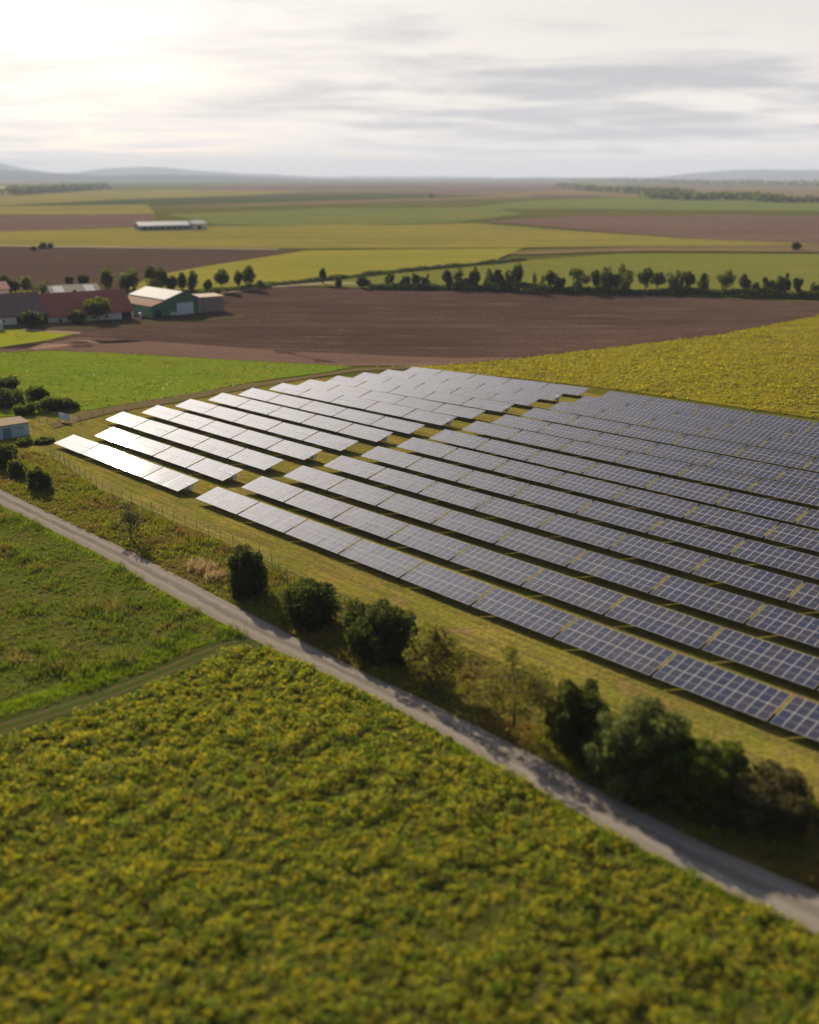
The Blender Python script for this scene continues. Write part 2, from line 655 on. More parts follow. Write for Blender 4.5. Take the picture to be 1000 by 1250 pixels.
M_plough = field_mat('ploughed_soil', (.108, .070, .060), (.052, .034, .031), .035, .06, stripe=.55, stripe_w=3.5, fine=.55, fine_amt=.7, c=(.185, .130, .108), bmp=1.0)
sheet('ploughed_field', [(-300, 425), (60, 409), (120, 392), (240, 372), (300, 354), (335, 350), (460, 352), (700, 356.5), (1000, 369), (1400, 392), (1400, 340), (1400, 345),
                         (1000, 385), (870, 410), (740, 425), (640, 437), (545, 446), (430, 447), (240, 437), (60, 428), (-300, 440)][:10] +
      [(1400, 400), (1000, 385), (870, 410), (740, 425), (640, 437), (545, 446), (430, 447), (240, 437), (60, 428), (-300, 440)], M_plough, .18, 'large brown ploughed field between the farm and the tree row')
M_pale = field_mat('harrowed_soil', (.155, .105, .090), (.118, .078, .066), .03, .06, stripe=.2, stripe_w=4, fine=1.0, fine_amt=.4)
sheet('harrowed_strip', [(-300, 440), (20, 430), (98, 412), (180, 417), (330, 428), (560, 438), (640, 437), (545, 446.5), (430, 447.5), (240, 437.5), (60, 428.5)], M_pale, .22, 'paler harrowed strip of soil along the green field')
M_lawn = field_mat('farm_lawn', (.25, .26, .020), (.19, .22, .020), .1, .1, fine=1.5)
sheet('lawn', [(-200, 412), (0, 402), (60, 405), (97, 407), (60, 416), (0, 425), (-200, 433)], M_lawn, .25, 'small yellow green lawn in front of the grey barn')
sheet('farm_track', [(28, 402), (60, 404), (98, 406.5), (98, 409), (60, 406.5), (28, 404)], simple('pale_path', (.22, .17, .14), .95, spec=0), .29, 'short pale path along the edge of the lawn')
M_yard = field_mat('farm_yard', (.085, .062, .045), (.060, .060, .025), .1, .2, fine=1.0)
sheet('farm_yard', [(-200, 404), (0, 399), (60, 396), (170, 391), (300, 383), (300, 388), (180, 399), (100, 404), (0, 404), (-200, 412)], M_yard, .23, 'worn dark yard in front of the barns')

M_gg = field_mat('bright_green_crop', (.120, .195, .020), (.185, .215, .026), .06, .25, stripe=.12, stripe_w=4, fine=1.3, fine_amt=.45, c=(.095, .145, .020), bmp=.8)
GREENF = [(-300, 441), (60, 428.5), (240, 437.5), (430, 447.5), (400, 455), (330, 464), (250, 478), (190, 488), (110, 501), (-40, 512), (-300, 530)]
sheet('green_field', GREENF, M_gg, .14, 'bright green field between the solar farm and the ploughed soil')
M_rc = field_mat('yellow_crop_soil', (.190, .170, .014), (.150, .115, .022), .1, .2, fine=1.2)
YCROP = [(545, 446.5), (640, 437.5), (740, 425.5), (870, 410.5), (1000, 385.5), (1300, 335), (1500, 470), (1300, 560), (1000, 512), (700, 470), (500, 449), (430, 449)]
YCROP_W = sheet('yellow_crop_field', YCROP, M_rc, .12, 'rough yellow green crop field behind the solar tables')

# -- solar park grass, with mowing lines along the rows
def uv2w(u, v):
    return Vector((u * UX + v * VX, u * UY + v * VY, 0))


m, t = mat('park_grass')
p = pos(t)
pr = t.mapping(p, rot=(0, 0, YAW))
st = t.mapping(pr, scale=(.05, 1, 1))
f1 = t.ramp(t.noise(p, .12, 5, .6), [(.35, 0.0), (.65, 1.0)])
col = t.mix(f1, (.170, .180, .026), (.265, .210, .048))
f2 = t.ramp(t.noise(st, 1.6, 3, .6), [(.42, 0.0), (.6, .75)])
col = t.mix(f2, col, (.115, .105, .030))
f3 = t.ramp(t.noise(p, .35, 5, .7), [(.54, 0.0), (.70, .9)])
col = t.mix(f3, col, (.235, .150, .080))
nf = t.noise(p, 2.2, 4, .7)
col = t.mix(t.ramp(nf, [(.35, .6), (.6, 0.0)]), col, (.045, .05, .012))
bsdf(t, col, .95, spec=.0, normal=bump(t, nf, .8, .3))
M_park = m
PARK = [uv2w(-215, 63), uv2w(30, 63), uv2w(30, 172), uv2w(-192, 172.5), uv2w(-205, 120)]
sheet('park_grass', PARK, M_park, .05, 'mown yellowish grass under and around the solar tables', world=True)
M_dirt = field_mat('dirt_track', (.135, .095, .062), (.110, .100, .036), .1, .9, fine=1.0, c=(.17, .13, .09))
sheet('dirt_track', [(60, 518), (95, 506), (140, 497), (210, 485), (300, 470), (372, 460), (440, 450), (500, 447.5), (520, 449), (440, 453.5), (376, 463), (305, 475), (215, 492), (140, 504), (96, 515), (66, 524)], M_dirt, .18, 'rutted dirt track behind the solar tables')

# ---------------------------------------------------------------- the gravel road and the side track
UPX = [(0, 597), (33, 613.5), (99, 645), (165, 676), (231, 710), (285, 739), (330, 762), (375, 787), (428, 813), (485, 840), (530, 861), (570, 881), (660, 926), (712, 956), (765, 983), (820, 1012), (928, 1060), (1000, 1090)]
LPX = [(0, 617), (49.5, 641), (132, 683), (198, 722), (264, 758), (314, 784), (350, 801), (425, 836), (500, 875), (540, 898), (600, 932), (660, 966), (730, 1010), (820, 1056), (910, 1101), (1000, 1144)]


def extend(P, a=60, b=40):
    d0 = (P[0] - P[2]).normalized()
    d1 = (P[-1] - P[-3]).normalized()
    return [P[0] + d0 * a] + P + [P[-1] + d1 * b]


def resample(P, n):
    P = [Vector((p[0], p[1], 0)) for p in P]
    L = [0]
    for a, b in zip(P, P[1:]):
        L.append(L[-1] + (b - a).length)
    out = []
    for k in range(n):
        s = L[-1] * k / (n - 1)
        i = max(j for j in range(len(L) - 1) if L[j] <= s + 1e-9)
        out.append(P[i].lerp(P[i + 1], (s - L[i]) / max(1e-9, L[i + 1] - L[i])))
    return out


def smooth(P, it=3):
    for _ in range(it):
        P = [P[0]] + [(a + b * 2 + c) / 4 for a, b, c in zip(P, P[1:], P[2:])] + [P[-1]]
    return P


EU = smooth(resample(extend([G(*q) for q in UPX]), 160), 6)
EL = smooth(resample(extend([G(*q) for q in LPX]), 160), 6)


def ribbon(name, A, B, m, off, label, nacross=6, crown=0.0):
    bm = bmesh.new()
    uv = bm.loops.layers.uv.new('UVMap')
    s = 0
    rows = []
    for i, (a, b) in enumerate(zip(A, B)):
        if i:
            s += (a - A[i - 1]).length
        r = []
        for k in range(nacross + 1):
            q = a.lerp(b, k / nacross)
            c = crown * (1 - (2 * k / nacross - 1) ** 2)
            r.append((bm.verts.new((q.x, q.y, tz(q.x, q.y) + off + c)), (s, k / nacross)))
        rows.append(r)
    for r0, r1 in zip(rows, rows[1:]):
        for k in range(nacross):
            vs = [r0[k], r0[k + 1], r1[k + 1], r1[k]]
            f = bm.faces.new([v[0] for v in vs])
            f.smooth = True
            for lp, v in zip(f.loops, vs):
                lp[uv].uv = v[1]
    bmesh.ops.recalc_face_normals(bm, faces=bm.faces[:])
    me = bpy.data.meshes.new(name)
    bm.to_mesh(me)
    bm.free()
    if me.polygons[0].normal.z < 0:
        me.flip_normals()
    me.materials.append(m)
    return tag(link(name, me), label, kind='structure')


m, t = mat('gravel')
uvn = t.node('ShaderNodeUVMap')
sp = t.node('ShaderNodeSeparateXYZ')
t.put(sp.inputs[0], uvn.outputs[0])
p = pos(t)
across = t.math('ADD', sp.outputs[1], t.math('MULTIPLY', t.math('SUBTRACT', t.noise(p, .35, 4), .5), .22))
col = t.ramp(across, [(.0, (.20, .165, .115)), (.12, (.175, .170, .172)), (.30, (.225, .215, .215)), (.42, (.125, .118, .115)), (.56, (.12, .112, .11)), (.68, (.235, .225, .22)), (.88, (.175, .168, .155)), (1.0, (.19, .17, .10))])
st = t.mapping(uvn.outputs[0], scale=(.06, 4, 1))
col = t.mix(t.ramp(t.noise(st, 2.5, 5, .6), [(.4, 0.0), (.65, .5)]), col, (.22, .19, .16))
gr = t.noise(p, 5.0, 5, .7)
col = t.mix(t.ramp(gr, [(.35, .45), (.62, 0.0)]), col, (.13, .11, .095))
col = t.mix(t.ramp(t.noise(p, .6, 4, .6), [(.6, 0.0), (.7, .5)]), col, (.27, .255, .25))
bsdf(t, col, .95, spec=.0, normal=bump(t, gr, .5, .08))
ribbon('gravel_road', EU, EL, m, .06, 'pale gravel farm road with worn wheel tracks', 8, .06)

TR = [(320, 783), (286, 786), (250, 799), (205, 818), (150, 841), (80, 865), (0, 890), (-120, 922), (-300, 960)]
TRW = [G(*q) for q in TR]
C = smooth(resample(TRW, 60), 4)
nrm = []
for i in range(len(C)):
    d = (C[min(i + 1, len(C) - 1)] - C[max(i - 1, 0)]).normalized()
    nrm.append(Vector((-d.y, d.x, 0)))
m, t = mat('rutted_grass')
uvn = t.node('ShaderNodeUVMap')
sp = t.node('ShaderNodeSeparateXYZ')
t.put(sp.inputs[0], uvn.outputs[0])
p = pos(t)
across = t.math('ADD', sp.outputs[1], t.math('MULTIPLY', t.math('SUBTRACT', t.noise(p, .7, 4), .5), .2))
col = t.ramp(across, [(.0, (.035, .06, .010)), (.2, (.05, .06, .016)), (.3, (.10, .085, .045)), (.42, (.045, .07, .012)), (.6, (.05, .075, .013)), (.72, (.11, .09, .05)), (.82, (.05, .06, .016)), (1.0, (.04, .07, .012))])
gr = t.noise(p, 4.0, 5, .7)
col = t.mix(t.ramp(gr, [(.35, .6), (.62, 0.0)]), col, (.035, .04, .012))
bsdf(t, col, .95, spec=.0, normal=bump(t, gr, .6, .1))
TA = [c + n * 1.5 for c, n in zip(C, nrm)]
TB = [c - n * 1.5 for c, n in zip(C, nrm)]
ribbon('grass_track', TA, TB, m, .035, 'narrow rutted grass track leaving the gravel road', 6)

# ---------------------------------------------------------------- solar tables
m, t = mat('solar_glass')
g = t.node('ShaderNodeNewGeometry')
oi = t.node('ShaderNodeObjectInfo')
rnd = t.math('FRACT', t.math('ADD', oi.outputs['Random'], t.math('MULTIPLY', g.outputs['Random Per Island'], 7.3)))
col = t.ramp(rnd, [(.0, (.016, .019, .052)), (.35, (.021, .022, .050)), (.6, (.030, .026, .044)), (.8, (.014, .020, .060)), (1.0, (.036, .028, .040))])
ob = t.node('ShaderNodeTexCoord').outputs['Object']
sx = t.node('ShaderNodeSeparateXYZ')
t.put(sx.inputs[0], ob)
lx = t.math('ABSOLUTE', t.math('SUBTRACT', t.math('FRACT', t.math('DIVIDE', t.math('ADD', sx.outputs[0], 10.155), .155)), .5))
ly = t.math('ABSOLUTE', t.math('SUBTRACT', t.math('FRACT', t.math('DIVIDE', t.math('ADD', sx.outputs[1], 10.0), .158)), .5))
ln = t.math('GREATER_THAN', t.math('MAXIMUM', lx, ly), .465)
col = t.mix(t.math('MULTIPLY', ln, .35), col, (.16, .17, .22))
nb = t.noise(pos(t), 1.3, 3, .6)
gb = bsdf(t, col, .032, spec=.75, normal=bump(t, nb, .02, .05))
gb.inputs['Coat Weight'].default_value = .0
gb.inputs['Coat Roughness'].default_value = .15
gb.inputs['Coat IOR'].default_value = 1.6
M_glass = m
M_frame = simple('aluminium_frame', (.45, .46, .50), .7, .0, .04, spec=.1)
M_back = simple('white_backsheet', (.55, .56, .58), .6, 0, .05)
M_steel = simple('galvanised_steel', (.36, .37, .38), .5, .5, .1)


def module(mb, x, y, ta=0.0, tb=0.0):
    """one framed solar module, 1.0 x 1.965 m, centred at x,y: frame (0), glass (1), back (2)"""
    hx, hy, fr, th = .4925, .9775, .028, .035
    mb.mi = 0
    n0 = len(mb.bm.verts)
    O = [(x - hx, y - hy), (x + hx, y - hy), (x + hx, y + hy), (x - hx, y + hy)]
    I = [(x - hx + fr, y - hy + fr), (x + hx - fr, y - hy + fr), (x + hx - fr, y + hy - fr), (x - hx + fr, y + hy - fr)]
    for i in range(4):
        j = (i + 1) % 4
        mb.face([(*O[i], 0), (*O[j], 0), (*I[j], 0), (*I[i], 0)])
        mb.face([(*O[i], -th), (*O[j], -th), (*O[j], 0), (*O[i], 0)])
    # pale gap across the half-cut cells
    mb.face([(x - hx + fr, y - .012, -.003), (x + hx - fr, y - .012, -.003), (x + hx - fr, y + .012, -.003), (x - hx + fr, y + .012, -.003)])
    mb.mi = 1
    mb.face([(*q, -.006) for q in I])
    mb.mi = 2
    mb.face([(*q, -th) for q in reversed(O)])
    mb.bm.verts.ensure_lookup_table()
    for v in mb.bm.verts[n0:]:
        v.co.z += (v.co.x - x) * ta + (v.co.y - y) * tb


def raw_mesh(mb, name, *mats):
    me = bpy.data.meshes.new(name)
    mb.bm.to_mesh(me)
    mb.bm.free()
    for k in mats:
        me.materials.append(k)
    return me


mb = MB()
module(mb, 0, 0)
ME_MOD = raw_mesh(mb, 'solar_panel', M_frame, M_glass, M_back)
PX = 1.0035
random.seed(9)
ME_ROWS = []
for _ in range(8):
    mb = MB()
    for k in range(11):
        module(mb, (k - 5) * PX, 0, random.gauss(0, .005), random.gauss(0, .004))
    ME_ROWS.append(raw_mesh(mb, 'panel_row', M_frame, M_glass, M_back))
# rack: purlins along the table and rafters under them (already tilted), posts apart
mb = MB()
ct, sn = math.cos(TILT), math.sin(TILT)
for yy in (-1.5, -.5, .5, 1.5):
    y0, z0 = yy * ct + .06 * sn, TH + yy * sn - .06 * ct
    mb.box(-5.48, 5.48, y0 - .03, y0 + .03, z0 - .04, z0 + .02)
for xx in (-4.4, -1.5, 1.5, 4.4):
    a = Vector((xx, -1.8 * ct, TH - 1.8 * sn - .17))
    b = Vector((xx, 1.8 * ct, TH + 1.8 * sn - .17))
    mb.tube([a, b], [.05, .05], 6)
ME_RACK = mb.mesh('rack', M_steel)
mb = MB()
mb.box(-.06, .06, -.05, .05, -.25, TH - .19)
ME_POST = mb.mesh('post', M_steel)

ORD = ['first', 'second', 'third', 'fourth', 'fifth', 'sixth', 'seventh', 'eighth', 'ninth', 'tenth', 'eleventh', 'twelfth', 'thirteenth', 'fourteenth', 'fifteenth',
       'sixteenth', 'seventeenth', 'eighteenth', 'nineteenth', 'twentieth']
ROWNAME = ['nearest the bushes'] + ['in the %s row from the bushes' % ORD[i] for i in range(1, 12)] + ['in the farthest row']


def solar_table(i, u, side, n):
    v = ROW_V[i]
    c = uv2w(u, v)
    z = tz(c.x, c.y)
    a, b = uv2w(u - 5, v), uv2w(u + 5, v)
    sl = (tz(b.x, b.y) - tz(a.x, a.y)) / 10
    root = empty('solar_table', (c.x, c.y, z))
    root.rotation_euler = (Matrix.Rotation(-YAW, 4, 'Z') @ Matrix.Rotation(-math.atan(sl), 4, 'Y')).to_euler()
    if side == 'near':
        lab = 'blue gridded solar table, %s from the grass aisle, %s' % (ORD[n], ROWNAME[i])
        grp = 'blue solar tables'
    else:
        lab = 'silvery glinting solar table, %s from the grass aisle, %s' % (ORD[n], ROWNAME[i])
        grp = 'silvery solar tables'
    tag(root, lab, 'solar table', grp)
    if side == 'near':
        for k in range(11):
            for s in (-1, 1):
                o = link('solar_panel', ME_MOD, root, ((k - 5) * PX, s * .9895 * ct, TH + s * .9895 * sn))
                o.rotation_euler = (TILT + random.gauss(0, .004), random.gauss(0, .006), 0)
    else:
        for s in (-1, 1):
            o = link('panel_row', random.choice(ME_ROWS), root, (0, s * .9895 * ct, TH + s * .9895 * sn))
            o.rotation_euler = (TILT + random.gauss(0, .004), random.gauss(0, .003), 0)
    link('rack', ME_RACK, root)
    for xx in (-4.4, -1.5, 1.5, 4.4):
        link('post', ME_POST, root, (xx, .1, 0))


random.seed(4)
N_NEAR = [10, 9, 8, 7, 7, 6, 6, 6, 5, 5, 5, 5, 5]
N_FAR = [4, 4, 5, 5, 5, 5, 5, 5, 5, 5, 5, 5, 5]
AISLE = 5.0
for i in range(13):
    for n in range(20):
        e_ = uv2w(ROW_S[i] + n * TPITCH, ROW_V[i])
        if 500 + FPX * e_.x / (e_.y * CP + (CAMH - 1.3 - tz(e_.x, e_.y)) * SP) > 1060:
            break
        solar_table(i, ROW_S[i] + n * TPITCH + TLEN / 2, 'near', n)
    for n in range(N_FAR[i]):
        solar_table(i, ROW_S[i] - AISLE - n * TPITCH - TLEN / 2, 'far', n)

# inverter cabinets under the aisle end of every other silvery row
M_cab = simple('cabinet_paint', (.74, .82, .90), .45, 0, .05)
M_dark = simple('dark_metal', (.05, .05, .055), .5, .3)
for i in (0, 1, 3, 5, 7, 9, 11):
    c = uv2w(ROW_S[i] - AISLE - .75, ROW_V[i] + .5)
    r = empty('inverter_cabinet', (c.x, c.y, tz(c.x, c.y)), -YAW)
    tag(r, 'pale inverter cabinet at the grass aisle, %s' % ROWNAME[i], 'inverter', 'inverter cabinets along the grass aisle')
    mb = MB()
    mb.box(-.3, .3, -.35, .35, .45, 1.35)
    mb.box(-.33, .33, -.38, .38, 1.352, 1.39)
    mb.build('body', M_cab, r)
    mb = MB()
    mb.box(.302, .318, -.30, .30, .50, 1.30)
    mb.box(.319, .34, .18, .22, .85, 1.0)
    mb.build('door', M_cab, r)
    for s in (-1, 1):
        mb = MB()
        mb.box(-.04, .04, s * .25 - .04, s * .25 + .04, -.1, .449)
        mb.build('leg', M_steel, r)

# ---------------------------------------------------------------- trees and bushes
M_trunk = simple('bark', (.085, .065, .050), .9, 0, .25, 6)
M_twig = simple('dry_twigs', (.13, .10, .075), .9, 0, .2, 6)
L_dark = leaf_mat('dark_leaves', [(.026, .040, .010), (.052, .070, .015), (.088, .100, .022)], .45)
L_mid = leaf_mat('green_leaves', [(.044, .066, .011), (.075, .100, .016), (.118, .135, .025)], .46)
L_light = leaf_mat('yellowish_leaves', [(.085, .095, .018), (.14, .14, .030), (.20, .18, .05)], .48)
L_grey = leaf_mat('grey_green_leaves', [(.055, .078, .022), (.098, .122, .036), (.15, .165, .055)], .46)
L_brown = leaf_mat('dry_leaves', [(.060, .055, .022), (.085, .075, .030), (.05, .06, .02)], .35)


def crown_points(rng, w, d, h, z0, nb, n, shell=.55, lump=.42, dome=False):
    """leaf positions in lumps spread through an egg-shaped crown"""
    k = rng.normal(0, 1, (nb, 3))
    k /= np.linalg.norm(k, axis=1)[:, None]
    k *= (rng.random(nb) ** .4)[:, None] * (1 - lump * .75)
    k[:, 2] = k[:, 2] * 1.0
    rad = rng.uniform(.55, 1.15, nb) * lump
    pick = rng.choice(nb, n, p=rad ** 2 / (rad ** 2).sum())
    q = rng.normal(0, 1, (n, 3))
    q /= np.linalg.norm(q, axis=1)[:, None]
    q *= (shell + (1 - shell) * rng.random(n) ** .7)[:, None]
    P = k[pick] + q * rad[pick][:, None]
    if dome:
        z = P[:, 2] * .64 + .36
        z = np.where(z < 0, rng.random(n) * .35, z)
        return np.stack([P[:, 0] * w / 2, P[:, 1] * d / 2, z * h], 1)
    P[:, 2] = np.maximum(P[:, 2], -1.02)
    return np.stack([P[:, 0] * w / 2, P[:, 1] * d / 2, z0 + h / 2 + P[:, 2] * h / 2], 1)


def tree(name, label, cat, loc, w, h, z0, leafm, n, size, seed, group=None, nb=26, trunk_r=None, lump=.42, stems=1, barkm=None, d=None, flat=.4):
    """tapered trunk with limbs and a crown of many small leaves; z0 = height of the crown's underside"""
    rng = np.random.default_rng(seed)
    r = empty(name, loc, rng.uniform(0, 6.28))
    tag(r, label, cat, group)
    d = d or w * rng.uniform(.85, 1.1)
    P = crown_points(rng, w, d, h - z0, z0, nb, n, lump=lump, dome=z0 < .01)
    link('crown', quads_mesh('crown', rand_quads(P, size, rng, flat), leafm), r)
    tr = trunk_r or max(.05, h * .022)
    mb = MB()
    for s in range(stems):
        ox, oy = (rng.normal(0, w * .08, 2) if stems > 1 else (0, 0))
        top = Vector((ox * 2 + rng.normal(0, w * .05), oy * 2 + rng.normal(0, w * .05), z0 + (h - z0) * .72))
        mid = Vector((ox * 1.4 + rng.normal(0, w * .03), oy * 1.4 + rng.normal(0, w * .03), z0 + (h - z0) * .2))
        mb.tube([(ox, oy, -.3), (ox, oy, .1), mid, top], [tr * 1.35, tr * 1.05, tr * .75, tr * .18], 7)
        for _ in range(7):
            f = rng.uniform(.1, .8)
            a = mid.lerp(top, f)
            e = P[rng.integers(len(P))]
            e = Vector(e) * .85 + a * .15
            if e.z < a.z * .8:
                e.z = a.z + .2
            m_ = a.lerp(e, .5) + Vector((0, 0, .06 * h * rng.random()))
            mb.tube([a, m_, e], [tr * .42 * (1 - f * .5), tr * .25, tr * .06], 5)
    mb.build('trunk', barkm or M_trunk, r)
    return r


def at_px(px, py):
    return G(px, py)


def px_tree(name, label, cat, px, base, wpx, top, z0f, leafm, n, size, seed, **kw):
    """placed by where its foot, width and top stand in the photograph; becomes a real size in metres"""
    p = G(px, base)
    dep = math.atan2(CAMH - p.z, p.y)
    if z0f < .01:
        base -= .34 * wpx * math.sin(dep)      # the foot seen is the near rim of a round bush
        p = G(px, base)
    s = px_per_m(p)
    # foreshortening of a vertical thing seen from above
    dep = math.atan2(CAMH - p.z, p.y)
    hh = max(.6 * (base - top), base - top - .24 * wpx * math.sin(dep)) / s / max(.5, math.cos(dep))
    return tree(name, label, cat, p, wpx / s, hh, z0f * hh, leafm, n, size, seed, **kw)


BG = 'bushes and small trees along the gravel road'
px_tree('bush', 'dark rounded bush cut by the photo edge, below the blue hut', 'bush', 4, 574, 44, 538, .0, L_dark, 3600, .30, 11, group=BG, stems=3)
px_tree('bush', 'small olive bush beside the dark bush below the blue hut', 'bush', 21, 584, 24, 556, .0, L_mid, 1800, .26, 12, group=BG, stems=3)
px_tree('bush', 'dense upright bush standing alone between the blue hut and the road', 'bush', 47, 601, 32, 566, .0, L_dark, 2800, .26, 13, group=BG, stems=3)
px_tree('sapling', 'thin nearly bare sapling in rough grass by the fence', 'tree', 160, 659, 56, 606, .05, L_brown, 1300, .18, 14, group=BG, barkm=M_twig, trunk_r=.10, nb=30, lump=.25)
px_tree('round_tree', 'dense upright oval tree with short trunk beside dry pale grasses', 'tree', 304, 732, 56, 657, .0, L_dark, 13000, .20, 15, group=BG, lump=.27, nb=60)
px_tree('bush', 'round dark bush between the oval tree and the biggest bush', 'bush', 377, 772, 84, 700, .0, L_dark, 15000, .20, 16, group=BG, stems=4, nb=90, lump=.24)
px_tree('bush', 'widest dark round bush, beside the pale airy shrub', 'bush', 464, 812, 116, 718, .0, L_dark, 22000, .20, 17, group=BG, stems=5, nb=120, lump=.22)
px_tree('shrub', 'pale yellowish airy shrub touching the widest dark bush', 'shrub', 527, 838, 72, 752, .08, L_light, 3800, .18, 18, group=BG, nb=50, lump=.24, trunk_r=.08, stems=2)
px_tree('small_tree', 'airy see-through small tree with thin trunk and pale leaves', 'tree', 627, 888, 96, 783, .20, L_light, 3300, .17, 19, group=BG, nb=60, lump=.2, trunk_r=.12)
px_tree('bush', 'tall dark green bush beside the airy small tree', 'bush', 703, 934, 100, 810, .0, L_dark, 18000, .21, 20, group=BG, stems=4, nb=90, lump=.23)
px_tree('bush', 'big grey green bush with upright shoots in the roadside thicket', 'bush', 776, 980, 144, 843, .0, L_grey, 24000, .21, 21, group=BG, stems=4, nb=120, lump=.22)
px_tree('bush', 'low dark bush filling the middle of the roadside thicket', 'bush', 846, 1002, 146, 880, .0, L_mid, 20000, .21, 22, group=BG, stems=4, nb=110, lump=.22)
px_tree('bush', 'sparse brownish bush at the far end of the roadside thicket', 'bush', 920, 1024, 156, 918, .0, L_brown, 11000, .2, 23, group=BG, stems=4, nb=90, lump=.22)

# bushes beyond the blue hut
BH = 'dark bushes beyond the blue hut'
hutb = [(8, 478, 34, 455, L_dark, 'dark bush at the back of the clump beyond the blue hut'),
        (12, 500, 52, 470, L_dark, 'widest dark bush in the clump beyond the blue hut'),
        (46, 489, 34, 466, L_mid, 'tallest green bush in the clump beyond the blue hut'),
        (30, 508, 30, 487, L_mid, 'low green bush right behind the roof of the blue hut'),
        (62, 504, 40, 480, L_mid, 'spreading olive bush in the clump beyond the blue hut'),
        (82, 502, 36, 484, L_dark, 'low dark bush at the field end of the clump by the hut'),
        (-26, 498, 50, 462, L_dark, 'bush cut by the photo edge behind the blue hut'),
        (30, 545, 24, 534, L_mid, 'low weedy bush at the foot of the blue hut'),
        (55, 543, 26, 533, L_dark, 'low dark weeds bush beside the blue hut corner')]
for k, (x, b, w, tp, lm, lab) in enumerate(hutb):
    px_tree('bush', lab, 'bush', x, b, w, tp, .0, lm, 1900, .42, 40 + k, group=BH, stems=3)

# farm trees
FT = 'trees behind the farm buildings'
farm_trees = [(6, 362, 18, 335, .1, L_dark, 'dark tree at the photo edge behind the grey barn'), (17, 362, 22, 340, .05, L_dark, 'squat dark tree second from the photo edge behind the barns'),
              (33, 360, 14, 337, .15, L_light, 'pale yellow green tree behind the grey barn'), (86, 356, 9, 338, .1, L_dark, 'tiny upright tree left of the pointed dark tree behind barns'),
              (103, 357, 20, 334, .1, L_dark, 'pointed dark tree behind the grey hall roof'), (132, 358, 17, 327, .1, L_mid, 'tall narrow tree behind the end of the red barn'),
              (153, 360, 16, 332, .1, L_mid, 'leafy tree left of its taller twin behind the white roof'), (164, 360, 18, 328, .08, L_mid, 'taller leafy twin tree behind the white roof'),
              (186, 358, 18, 325, .1, L_dark, 'dark tree of a tall pair behind the green hall'), (198, 358, 16, 324, .1, L_mid, 'greener tree of a tall pair behind the green hall'),
              (191, 362, 24, 338, .0, L_light, 'pale bushy tree in front of the tall pair'), (210, 360, 18, 335, .05, L_dark, 'dark round tree above the ridge of the green hall'),
              (222, 358, 12, 331, .1, L_mid, 'slim tree between the green hall and the dark fir'), (236, 358, 16, 332, .05, L_dark, 'dark fir shaped tree above the weathered shed'),
              (254, 358, 9, 341, .1, L_mid, 'small tree between the dark fir and the lone oval tree'),
              (271, 356, 18, 329, .2, L_mid, 'oval tree standing clear right of the shed'), (292, 353, 11, 331, .15, L_mid, 'slender small tree left of the tallest field edge tree'),
              (304, 353, 18, 324, .15, L_dark, 'tallest tree at the field edge beyond the shed'), (317, 352, 9, 341, .0, L_mid, 'little round bush at the end of the farm trees'),
              (120, 393, 34, 361, .06, L_mid, 'round yellow green tree in front of the red barn'), (261, 368, 20, 350, .0, L_dark, 'dark bush behind the weathered shed roof'),
              (30, 371, 38, 353, .0, L_light, 'sunlit spreading bush behind the ridge of the grey barn'), (56, 362, 42, 344, .0, L_dark, 'long low dark bush behind the barns'),
              (95, 396, 20, 380, .0, L_mid, 'low bush left of the round tree by the red barn'), (40, 400, 24, 379, .05, L_dark, 'small dark tree against the wall of the grey barn')]
for k, (x, b, w, tp, z0, lm, lab) in enumerate(farm_trees):
    px_tree('bush' if z0 == 0 else 'tree', lab, 'bush' if z0 == 0 else 'tree', x, b, w * 1.2, tp - 1, z0, lm, 1500, .6, 70 + k, group=FT, nb=20, lump=.48)

# the tree row beyond the ploughed field
TRW_G = 'trees in the row beyond the ploughed field'
row = [(395, 348, 8, 330), (413, 351, 8, 337), (444.5, 352, 14, 339), (476, 352, 13, 335), (495, 352, 10, 336), (508, 352, 14, 333), (520.5, 352, 10, 335), (546, 353, 10, 333),
       (560, 353, 17, 328), (572, 353, 10, 338), (580, 353, 13, 328), (598, 354, 14, 328), (608, 354, 12, 330), (620, 355, 13, 332), (631, 355, 13, 325), (652, 355, 6, 331), (662, 355, 6, 333),
       (672, 356, 12, 328), (683, 356, 13, 331), (705, 357, 24, 326), (726, 357, 13, 329), (738, 357, 14, 327), (748, 357, 12, 333), (761.5, 357, 18, 324), (787, 357, 15, 328),
       (802, 357, 16, 330), (823, 358, 18, 326), (836, 358, 14, 331), (857, 358, 13, 335), (884.5, 360, 17, 327), (908, 360, 13, 333), (922, 361, 9, 345), (935, 361, 12, 339),
       (949, 362, 14, 335), (957, 362, 12, 336), (972, 362, 11, 341), (997, 362, 13, 339), (1022, 364, 15, 336), (1046, 365, 14, 340)]
SHAPES = {}
ORDW = ['first', 'second', 'third', 'fourth', 'fifth', 'sixth', 'seventh', 'eighth', 'ninth', 'tenth', 'eleventh', 'twelfth', 'thirteenth', 'fourteenth', 'fifteenth', 'sixteenth',
        'seventeenth', 'eighteenth', 'nineteenth', 'twentieth', 'twenty-first', 'twenty-second', 'twenty-third', 'twenty-fourth', 'twenty-fifth', 'twenty-sixth', 'twenty-seventh',
        'twenty-eighth', 'twenty-ninth', 'thirtieth', 'thirty-first', 'thirty-second', 'thirty-third', 'thirty-fourth', 'thirty-fifth', 'thirty-sixth', 'thirty-seventh', 'thirty-eighth', 'thirty-ninth']
